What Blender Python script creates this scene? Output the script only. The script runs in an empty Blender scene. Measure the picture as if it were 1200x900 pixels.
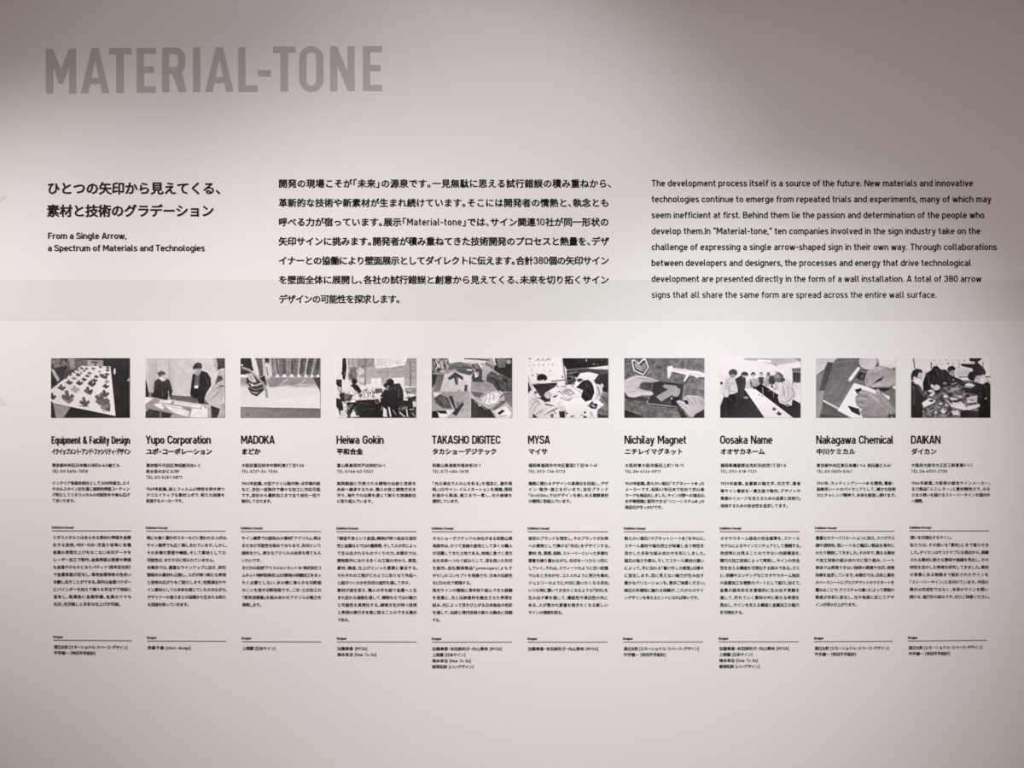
import bpy, math, random
import numpy as np
from mathutils import Vector

S = bpy.context.scene
COL = S.collection
PX = 0.002                      # metres of wall per photograph pixel (1200 x 900 frame)
def WX(px): return (px - 600.0) * PX
def WZ(py): return 1.5 + (450.0 - py) * PX

# ------------------------------------------------------------------ camera
cam = bpy.data.cameras.new('camera'); cam.lens = 26; cam.sensor_width = 36
co = bpy.data.objects.new('camera', cam); COL.objects.link(co)
co.location = (0, -2.4 * 26 / 36, 1.5); co.rotation_euler = (math.pi / 2, 0, 0)
cam.clip_start = 0.05
S.camera = co

# ------------------------------------------------------------------ world and light
w = bpy.data.worlds.new('room_ambient'); S.world = w; w.use_nodes = True
w.node_tree.nodes['Background'].inputs[0].default_value = (1.0, 0.74, 0.61, 1)
w.node_tree.nodes['Background'].inputs[1].default_value = 0.345
S.view_settings.view_transform = 'Standard'; S.view_settings.look = 'None'
S.view_settings.gamma = 1.0; S.view_settings.exposure = 0.0
S.view_settings.use_curve_mapping = False

def spot(name, loc, target, power, angle, blend, color, radius=0.05):
    l = bpy.data.lights.new(name, 'SPOT'); l.energy = power; l.spot_size = math.radians(angle)
    l.spot_blend = blend; l.color = color; l.shadow_soft_size = radius
    o = bpy.data.objects.new(name, l); COL.objects.link(o); o.location = loc
    o.rotation_euler = (Vector(target) - Vector(loc)).to_track_quat('-Z', 'Y').to_euler()
    return o
for lx, ly, lz, tx, tz, half, blend, p, col in [
    (-2.459, 1.068, 2.555, -0.007, 0.785, 28.6, 1.0, 4.55, (1.0, .96, .95)),
    (1.308, 1.834, 2.660, 0.567, 1.188, 20.0, 1.0, 2.341, (.98, .99, 1.05)),
    (0.206, 1.755, 2.776, -0.555, 1.339, 37.4, .553, 0.743, (.96, .99, 1.02)),
    (-1.678, 1.989, 2.641, 0.998, 0.806, 32.3, .846, 2.82, (1.0, .98, .98))]:
    spot('track_spotlight', (lx, -ly, lz), (tx, 0, tz), p * 48.0, half * 2, blend, col)

# ------------------------------------------------------------------ materials
def mat(name, rgb, rough=0.6, spec=0.3, bump=0.0, bscale=60.0, var=0.0):
    m = bpy.data.materials.new(name); m.use_nodes = True
    nt = m.node_tree; b = nt.nodes['Principled BSDF']
    b.inputs['Base Color'].default_value = (*rgb, 1); b.inputs['Roughness'].default_value = rough
    b.inputs['Specular IOR Level'].default_value = spec
    tc = nt.nodes.new('ShaderNodeTexCoord')
    if bump or var:
        n = nt.nodes.new('ShaderNodeTexNoise'); n.inputs['Scale'].default_value = bscale
        n.inputs['Detail'].default_value = 4
        nt.links.new(tc.outputs['Object'], n.inputs['Vector'])
    if bump:
        bp = nt.nodes.new('ShaderNodeBump'); bp.inputs['Strength'].default_value = bump
        bp.inputs['Distance'].default_value = 0.001
        nt.links.new(n.outputs['Fac'], bp.inputs['Height']); nt.links.new(bp.outputs['Normal'], b.inputs['Normal'])
    if var:
        mx = nt.nodes.new('ShaderNodeMix'); mx.data_type = 'RGBA'
        mx.inputs[6].default_value = (*[c * (1 - var) for c in rgb], 1)
        mx.inputs[7].default_value = (*[min(1, c * (1 + var)) for c in rgb], 1)
        nt.links.new(n.outputs['Fac'], mx.inputs[0]); nt.links.new(mx.outputs[2], b.inputs['Base Color'])
    return m
M_WALL = mat('painted_wall', (0.84, 0.833, 0.828), 0.75, 0.15, bump=0.10, bscale=220, var=0.012)
M_ARROW = mat('pale_grey_film', (0.765, 0.76, 0.735), 0.7, 0.15, bump=0.06, bscale=220, var=0.012)
M_TITLE = mat('mid_grey_film', (0.515, 0.505, 0.495), 0.6, 0.2, bump=0.05, bscale=200, var=0.02)
M_INK = mat('dark_brown_ink', (0.026, 0.015, 0.014), 0.6, 0.2)
M_INK_SMALL = mat('dark_brown_fine_ink', (0.020, 0.012, 0.012), 0.6, 0.2)
M_RULE = mat('brown_grey_ink', (0.25, 0.20, 0.185), 0.6, 0.2)
M_FLOOR = mat('concrete_floor', (0.30, 0.27, 0.25), 0.6, 0.3, bump=0.2, bscale=12, var=0.15)
M_CEIL = mat('ceiling_paint', (0.45, 0.43, 0.42), 0.8, 0.1, bump=0.1, bscale=80, var=0.03)
M_PRINT = bpy.data.materials.new('monochrome_photo_print'); M_PRINT.use_nodes = True
_nt = M_PRINT.node_tree; _b = _nt.nodes['Principled BSDF']
_at = _nt.nodes.new('ShaderNodeAttribute'); _at.attribute_name = 'print'
_nt.links.new(_at.outputs['Color'], _b.inputs['Base Color'])
_b.inputs['Roughness'].default_value = 0.6; _b.inputs['Specular IOR Level'].default_value = 0.2

# ------------------------------------------------------------------ helpers
def link(name, me, m, parent=None, loc=(0, 0, 0), roty=0.0):
    o = bpy.data.objects.new(name, me); COL.objects.link(o)
    if m and not me.materials: me.materials.append(m)
    o.location = loc; o.rotation_euler = (0, roty, 0)
    if parent: o.parent = parent
    return o
def tag(o, label, cat, group=None):
    o['label'] = label; o['category'] = cat
    if group: o['group'] = group
    return o
def thing(name, label, cat, loc, group=None):
    o = bpy.data.objects.new(name, None); COL.objects.link(o); o.location = loc
    o.empty_display_size = 0.05
    return tag(o, label, cat, group)
def box(name, lo, hi, m):
    x0, y0, z0 = lo; x1, y1, z1 = hi
    v = [(x0,y0,z0),(x1,y0,z0),(x1,y1,z0),(x0,y1,z0),(x0,y0,z1),(x1,y0,z1),(x1,y1,z1),(x0,y1,z1)]
    f = [(0,3,2,1),(4,5,6,7),(0,1,5,4),(1,2,6,5),(2,3,7,6),(3,0,4,7)]
    me = bpy.data.meshes.new(name); me.from_pydata(v, [], f); return link(name, me, m)

# ------------------------------------------------------------------ the setting
for n, lo, hi, m in (('wall_back', (-4.0, 0, 0), (4.0, 0.12, 2.95), M_WALL),
                     ('floor', (-4.0, -4.5, -0.1), (4.0, 0.12, 0), M_FLOOR),
                     ('ceiling', (-4.0, -4.5, 2.95), (4.0, 0.12, 3.05), M_CEIL)):
    box(n, lo, hi, m)['kind'] = 'structure'

def prism(name, outer, holes, m, parent, depth, y=0.0, org=(0, 0)):
    """flat cut film: polygons given in photograph pixels, extruded towards the room"""
    cu = bpy.data.curves.new('tmp', 'CURVE'); cu.dimensions = '2D'; cu.fill_mode = 'BOTH'; cu.extrude = depth / 2
    for pts in [outer] + list(holes):
        sp = cu.splines.new('POLY'); sp.points.add(len(pts) - 1); sp.use_cyclic_u = True
        for p, (x, yy) in zip(sp.points, pts):
            p.co = (WX(x) - org[0], WZ(yy) - org[1], 0, 1)
    o = bpy.data.objects.new('tmp', cu); COL.objects.link(o)
    dg = bpy.context.evaluated_depsgraph_get()
    me = bpy.data.meshes.new_from_object(o.evaluated_get(dg)); bpy.data.objects.remove(o)
    for v in me.vertices:
        x, z, d = v.co; v.co = (x, -d - depth / 2 - y - .0001, z)
    me.flip_normals(); me.materials.clear(); me.name = name
    return link(name, me, m, parent, (org[0], 0, org[1]) if not parent else (0, 0, 0))

# huge pale arrow: its shaft is the band across the wall, its head lies beyond the left of the frame
a = prism('arrow_graphic', [(1460, 328), (1460, 375), (-91, 375), (9, 475), (-58, 475), (-181, 351.5), (-58, 229),
                            (8, 229), (-91, 328)], [], M_ARROW, None, 0.0003, 0.0, (WX(600), WZ(351.5)))
tag(a, 'huge pale grey left-pointing arrow graphic whose shaft crosses the wall', 'arrow')

# ------------------------------------------------------------------ big title
def arc(cx, cy, rx, ry, a0, a1, n=8):
    return [(cx + rx * math.cos(math.radians(a0 + (a1 - a0) * i / n)),
             cy - ry * math.sin(math.radians(a0 + (a1 - a0) * i / n))) for i in range(n + 1)]
def stadium(x0, y0, x1, y1, rx, ry):
    return (arc(x1 - rx, y0 + ry, rx, ry, 0, 90) + arc(x0 + rx, y0 + ry, rx, ry, 90, 180)
            + arc(x0 + rx, y1 - ry, rx, ry, 180, 270) + arc(x1 - rx, y1 - ry, rx, ry, 270, 360))
TITLE = [
 (45, [(51,98),(97,98),(152,234),(208,97),(253,97),(252,398),(206,398),(206,212),(163,331),(138,331),(98,214),(98,398),(51,398)], []),
 (45, [(284,396),(357,94),(404,94),(473,394),(426,394),(414,334),(343,335),(332,396)], [[(380,170),(354,294),(405,294)]]),
 (45, [(474,93),(622,92),(622,135),(571,135),(571,394),(522,394),(522,136),(474,136)], []),
 (45, [(659,92),(787,91),(787,132),(706,133),(706,217),(774,217),(774,259),(706,259),(706,349),(785,349),(785,391),(658,391)], []),
 (45, [(828,90)] + arc(918,155,65,65,90,0) + arc(918,200,65,62,0,-50) + [(990,388),(941,388),(897,267),(875,267),(875,389),(828,389)],
      [[(876,132)] + arc(908,162,28,30,90,0) + arc(908,194,28,29,0,-90) + [(876,223)]]),
 (45, [(1036,88),(1083,88),(1083,388),(1036,388)], []),
 (245, [(-28,387),(46,88),(93,87),(163,386),(116,386),(103,327),(33,328),(21,387)], [[(69,165),(43,287),(95,286)]]),
 (245, [(197,87),(243,87),(243,343),(325,343),(324,386),(196,386)], []),
 (245, [(328,241),(413,241),(413,284),(328,284)], []),
 (245, [(429,84),(579,83),(579,125),(528,125),(528,384),(478,384),(478,126),(429,126)], []),
 (245, stadium(603,80,766,387,81,85), [stadium(652,120,717,346,32,40)]),
 (245, [(811,82),(856,81),(927,255),(927,81),(974,81),(974,382),(930,382),(859,209),(858,383),(811,383)], []),
 (245, [(1030,81),(1158,80),(1158,120),(1078,121),(1078,206),(1147,206),(1147,248),(1078,248),(1078,340),(1158,340),(1158,381),(1030,381)], [])]
tt = thing('title_lettering', 'very large grey condensed capitals at the top left of the wall', 'lettering', (WX(54), 0, WZ(109)))
for ox, outer, holes in TITLE:
    cv = lambda pts: [(ox + x * 0.175, 40 + y * 0.175) for x, y in pts]
    prism('letter', cv(outer), [cv(h) for h in holes], M_TITLE, tt, 0.0005, 0.0, (WX(54), WZ(109)))

# ------------------------------------------------------------------ latin stroke font (technical grotesque)
T_, B_, X_, D_ = .925, .075, .655, -.205
def O(*p): return (0, 0.0, p)
def R(r, *p): return (0, r, p)
def C(r, *p): return (1, r, p)
stem = lambda x=.075, a=0, b=1: O((x, a), (x, b))
F = {
'A': (.74, [O((.07,0),(.35,1)), O((.67,0),(.39,1)), O((.15,.25),(.59,.25))]),
'B': (.68, [stem(), R(.19,(.075,T_),(.56,T_),(.56,.52),(.075,.52)), R(.19,(.075,.52),(.60,.52),(.60,B_),(.075,B_))]),
'C': (.68, [R(.25,(.60,.69),(.60,T_),(.075,T_),(.075,B_),(.60,B_),(.60,.31))]),
'D': (.70, [stem(), R(.26,(.075,T_),(.62,T_),(.62,B_),(.075,B_))]),
'E': (.60, [stem(), O((.075,T_),(.58,T_)), O((.075,.5),(.52,.5)), O((.075,B_),(.58,B_))]),
'F': (.58, [stem(), O((.075,T_),(.56,T_)), O((.075,.48),(.50,.48))]),
'G': (.70, [R(.25,(.61,.70),(.61,T_),(.075,T_),(.075,B_),(.61,B_),(.61,.42)), O((.36,.48),(.68,.48))]),
'H': (.72, [stem(), stem(.645), O((.075,.5),(.645,.5))]),
'I': (.15, [stem()]),
'J': (.54, [R(.24,(.46,1),(.46,B_),(.03,B_))]),
'K': (.68, [stem(), O((.10,.36),(.60,1)), O((.28,.56),(.62,0))]),
'L': (.56, [stem(), O((.075,B_),(.55,B_))]),
'M': (.86, [stem(), stem(.785), O((.10,.98),(.43,.33),(.76,.98))]),
'N': (.74, [stem(), stem(.665), O((.10,1),(.64,0))]),
'O': (.70, [C(.26,(.075,B_),(.075,T_),(.625,T_),(.625,B_))]),
'P': (.66, [stem(), R(.22,(.075,T_),(.59,T_),(.59,.42),(.075,.42))]),
'R': (.68, [stem(), R(.21,(.075,T_),(.59,T_),(.59,.45),(.075,.45)), O((.36,.45),(.62,0))]),
'S': (.66, [R(.2,(.58,.74),(.58,T_),(.08,T_),(.08,.54),(.60,.48),(.60,B_),(.06,B_),(.06,.26))]),
'T': (.64, [O((0,T_),(.64,T_)), stem(.32)]),
'U': (.70, [R(.24,(.075,1),(.075,B_),(.625,B_),(.625,1))]),
'V': (.70, [O((.06,1),(.33,0)), O((.64,1),(.37,0))]),
'W': (1.0, [O((.06,1),(.27,0)), O((.31,0),(.50,.95)), O((.50,.95),(.70,0)), O((.73,0),(.94,1))]),
'X': (.68, [O((.06,1),(.62,0)), O((.62,1),(.06,0))]),
'Y': (.68, [O((.06,1),(.34,.42),(.62,1)), stem(.34,0,.45)]),
'Z': (.62, [O((.03,T_),(.58,T_)), O((.55,.90),(.08,.10)), O((.03,B_),(.60,B_))]),
'a': (.55, [R(.18,(.08,X_),(.475,X_),(.475,0)), R(.16,(.475,.40),(.075,.40),(.075,B_),(.475,B_))]),
'b': (.58, [stem(), R(.2,(.075,X_),(.505,X_),(.505,B_),(.075,B_))]),
'c': (.52, [R(.21,(.46,.52),(.46,X_),(.075,X_),(.075,B_),(.46,B_),(.46,.21))]),
'd': (.58, [stem(.505), R(.2,(.505,X_),(.075,X_),(.075,B_),(.505,B_))]),
'e': (.56, [O((.075,.36),(.53,.36)), R(.2,(.49,.32),(.49,X_),(.075,X_),(.075,B_),(.48,B_))]),
'f': (.38, [R(.16,(.16,0),(.16,T_),(.38,T_)), O((0,X_),(.35,X_))]),
'g': (.58, [R(.2,(.505,X_),(.075,X_),(.075,B_),(.505,B_)), R(.2,(.505,.73),(.505,D_),(.09,D_))]),
'h': (.58, [stem(), R(.2,(.075,X_),(.505,X_),(.505,0))]),
'i': (.15, [stem(.075,0,.73), stem(.075,.86,1.0)]),
'j': (.20, [R(.12,(.12,.73),(.12,D_),(-.04,D_)), stem(.12,.86,1.0)]),
'k': (.55, [stem(), O((.10,.26),(.47,.73)), O((.24,.42),(.50,0))]),
'l': (.26, [R(.14,(.075,1),(.075,B_),(.26,B_))]),
'm': (.90, [stem(.075,0,.73), R(.19,(.075,X_),(.45,X_),(.45,0)), R(.19,(.45,X_),(.825,X_),(.825,0))]),
'n': (.58, [stem(.075,0,.73), R(.2,(.075,X_),(.505,X_),(.505,0))]),
'o': (.57, [C(.21,(.075,B_),(.075,X_),(.495,X_),(.495,B_))]),
'p': (.58, [stem(.075,-.27,.73), R(.2,(.075,X_),(.505,X_),(.505,B_),(.075,B_))]),
'q': (.58, [stem(.505,-.27,.73), R(.2,(.505,X_),(.075,X_),(.075,B_),(.505,B_))]),
'r': (.38, [stem(.075,0,.73), R(.2,(.075,X_),(.37,X_))]),
's': (.50, [R(.15,(.44,X_),(.075,X_),(.075,.40),(.43,.34),(.43,B_),(.04,B_))]),
't': (.37, [R(.15,(.15,.95),(.15,B_),(.36,B_)), O((0,X_),(.34,X_))]),
'u': (.58, [R(.2,(.075,.73),(.075,B_),(.505,B_)), stem(.505,0,.73)]),
'v': (.56, [O((.06,.73),(.27,0)), O((.50,.73),(.29,0))]),
'w': (.82, [O((.05,.73),(.22,0)), O((.25,0),(.41,.70)), O((.41,.70),(.57,0)), O((.60,0),(.77,.73))]),
'x': (.54, [O((.05,.73),(.48,0)), O((.48,.73),(.05,0))]),
'y': (.56, [O((.06,.73),(.29,.04)), O((.50,.73),(.22,-.24),(.04,-.22))]),
'z': (.50, [O((.03,X_),(.46,X_)), O((.43,.62),(.08,.11)), O((.03,B_),(.48,B_))]),
'0': (.62, [C(.23,(.075,B_),(.075,T_),(.545,T_),(.545,B_))]),
'1': (.44, [O((.03,.70),(.30,.96)), stem(.33)]),
'2': (.62, [R(.2,(.08,.70),(.08,T_),(.53,T_),(.53,.56),(.10,.10)), O((.05,B_),(.58,B_))]),
'3': (.62, [R(.2,(.08,.74),(.08,T_),(.53,T_),(.53,.53),(.26,.53)), R(.2,(.26,.53),(.545,.53),(.545,B_),(.07,B_),(.07,.27))]),
'4': (.64, [O((.36,1),(.08,.26),(.62,.26)), O((.43,0),(.43,.52))]),
'5': (.62, [O((.54,T_),(.11,T_),(.09,.50)), R(.2,(.09,.56),(.545,.60),(.545,B_),(.06,B_),(.06,.24))]),
'6': (.62, [C(.2,(.075,B_),(.075,.56),(.545,.56),(.545,B_)), O((.09,.36),(.40,1))]),
'7': (.58, [O((.03,T_),(.54,T_)), O((.52,.92),(.22,0))]),
'8': (.62, [C(.18,(.09,.52),(.09,T_),(.53,T_),(.53,.52)), C(.2,(.075,B_),(.075,.52),(.545,.52),(.545,B_))]),
'9': (.62, [C(.2,(.075,.44),(.075,T_),(.545,T_),(.545,.44)), O((.53,.64),(.22,0))]),
'-': (.36, [O((0,.42),(.36,.42))]), '.': (.16, [stem(.08,0,.16)]),
',': (.16, [O((.10,.16),(.04,-.14))]), ':': (.16, [stem(.08,.04,.2), stem(.08,.5,.66)]),
'&': (.76, [R(.15,(.70,0),(.14,.70),(.14,T_),(.46,T_),(.46,.68),(.075,.42),(.075,B_),(.50,B_),(.66,.42))]),
'[': (.24, [O((.24,1.05),(.08,1.05),(.08,-.2),(.24,-.2))]), ']': (.24, [O((0,1.05),(.16,1.05),(.16,-.2),(0,-.2))]),
'\u201c': (.36, [O((.06,.74),(.12,1.02)), O((.24,.74),(.30,1.02))]),
'\u201d': (.36, [O((.06,.72),(.12,1.0)), O((.24,.72),(.30,1.0))]),
' ': (.55, []),
}
def round_path(closed, r, pts):
    pts = [np.array(p, float) for p in pts]
    if r <= 0: return pts
    out = []; n = len(pts)
    for i, p in enumerate(pts):
        if not closed and i in (0, n - 1): out.append(p); continue
        a, b = pts[i - 1], pts[(i + 1) % n]
        la, lb = np.linalg.norm(a - p), np.linalg.norm(b - p)
        fa = .5 if closed or i - 1 > 0 else 1.0
        fb = .5 if closed or i + 1 < n - 1 else 1.0
        q = min(r, la * fa * .999, lb * fb * .999)
        s, e = p + (a - p) / la * q, p + (b - p) / lb * q
        for k in range(6):
            t = k / 5
            out.append((1 - t) ** 2 * s + 2 * t * (1 - t) * (p * .78 + (s + e) * .11) + t * t * e)
    return out
def stroke_glyph(ch, wt, sx):
    """ribbons of one latin glyph; returns verts (x, z), quads"""
    V, Q = [], []
    wdt, paths = F[ch]
    for closed, r, pts in paths:
        P = round_path(closed, r, pts)
        P = [np.array((p[0] * sx, p[1])) for p in P]
        q = [P[0]]
        for p in P[1:]:
            if np.linalg.norm(p - q[-1]) > 1e-4: q.append(p)
        P = q; n = len(P); L = []
        for i in range(n):
            a = P[i - 1] if (closed or i) else None
            b = P[(i + 1) % n] if (closed or i < n - 1) else None
            d1 = (P[i] - a) / np.linalg.norm(P[i] - a) if a is not None else None
            d2 = (b - P[i]) / np.linalg.norm(b - P[i]) if b is not None else None
            if d1 is None: d1 = d2
            if d2 is None: d2 = d1
            nn = np.array((-d1[1] - d2[1], d1[0] + d2[0])); l = np.linalg.norm(nn)
            nn = nn / l if l > 1e-3 else np.array((-d1[1], d1[0]))
            m = nn / max(.45, nn @ np.array((-d1[1], d1[0]))) * wt / 2
            L.append((P[i] + m, P[i] - m))
        s = len(V)
        for u, v in L: V += [tuple(u), tuple(v)]
        for i in range(n if closed else n - 1):
            j = (i + 1) % n
            Q.append((s + 2 * i, s + 2 * i + 1, s + 2 * j + 1, s + 2 * j))
    return V, Q

# ------------------------------------------------------------------ the words on the wall
HEAD = [("ひとつの矢印から見えてくる、", 55, 260, 220.7), ("素材と技術のグラデーション", 54.6, 250.6, 247.0)]
HEAD_EN = [("From a Single Arrow,", 56.4, 148, 280.0), ("a Spectrum of Materials and Technologies", 56.2, 239.8, 294.3)]
JP = [("開発の現場こそが「未来」の源泉です。一見無駄に思える試行錯誤の積み重ねから、", 717.4),
 ("革新的な技術や新素材が生まれ続けています。そこには開発者の情熱と、執念とも", 713.6),
 ("呼べる力が宿っています。展示「Material-tone」では、サイン関連10社が同一形状の", 713.2),
 ("矢印サインに挑みます。開発者が積み重ねてきた技術開発のプロセスと熱量を、デザ", 713.6),
 ("イナーとの協働により壁面展示としてダイレクトに伝えます。合計380個の矢印サイン", 713.4),
 ("を壁面全体に展開し、各社の試行錯誤と創意から見えてくる、未来を切り拓くサイン", 713.4),
 ("デザインの可能性を探求します。", 469.5)]
EN = [("The development process itself is a source of the future. New materials and innovative", 1139.8),
 ("technologies continue to emerge from repeated trials and experiments, many of which may", 1161.3),
 ("seem inefficient at first. Behind them lie the passion and determination of the people who", 1153.2),
 ("develop them.In \u201cMaterial-tone,\u201d ten companies involved in the sign industry take on the", 1148.6),
 ("challenge of expressing a single arrow-shaped sign in their own way. Through collaborations", 1167.8),
 ("between developers and designers, the processes and energy that drive technological", 1137.5),
 ("development are presented directly in the form of a wall installation. A total of 380 arrow", 1149.8),
 ("signs that all share the same form are spread across the entire wall surface.", 1097.3)]
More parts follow.
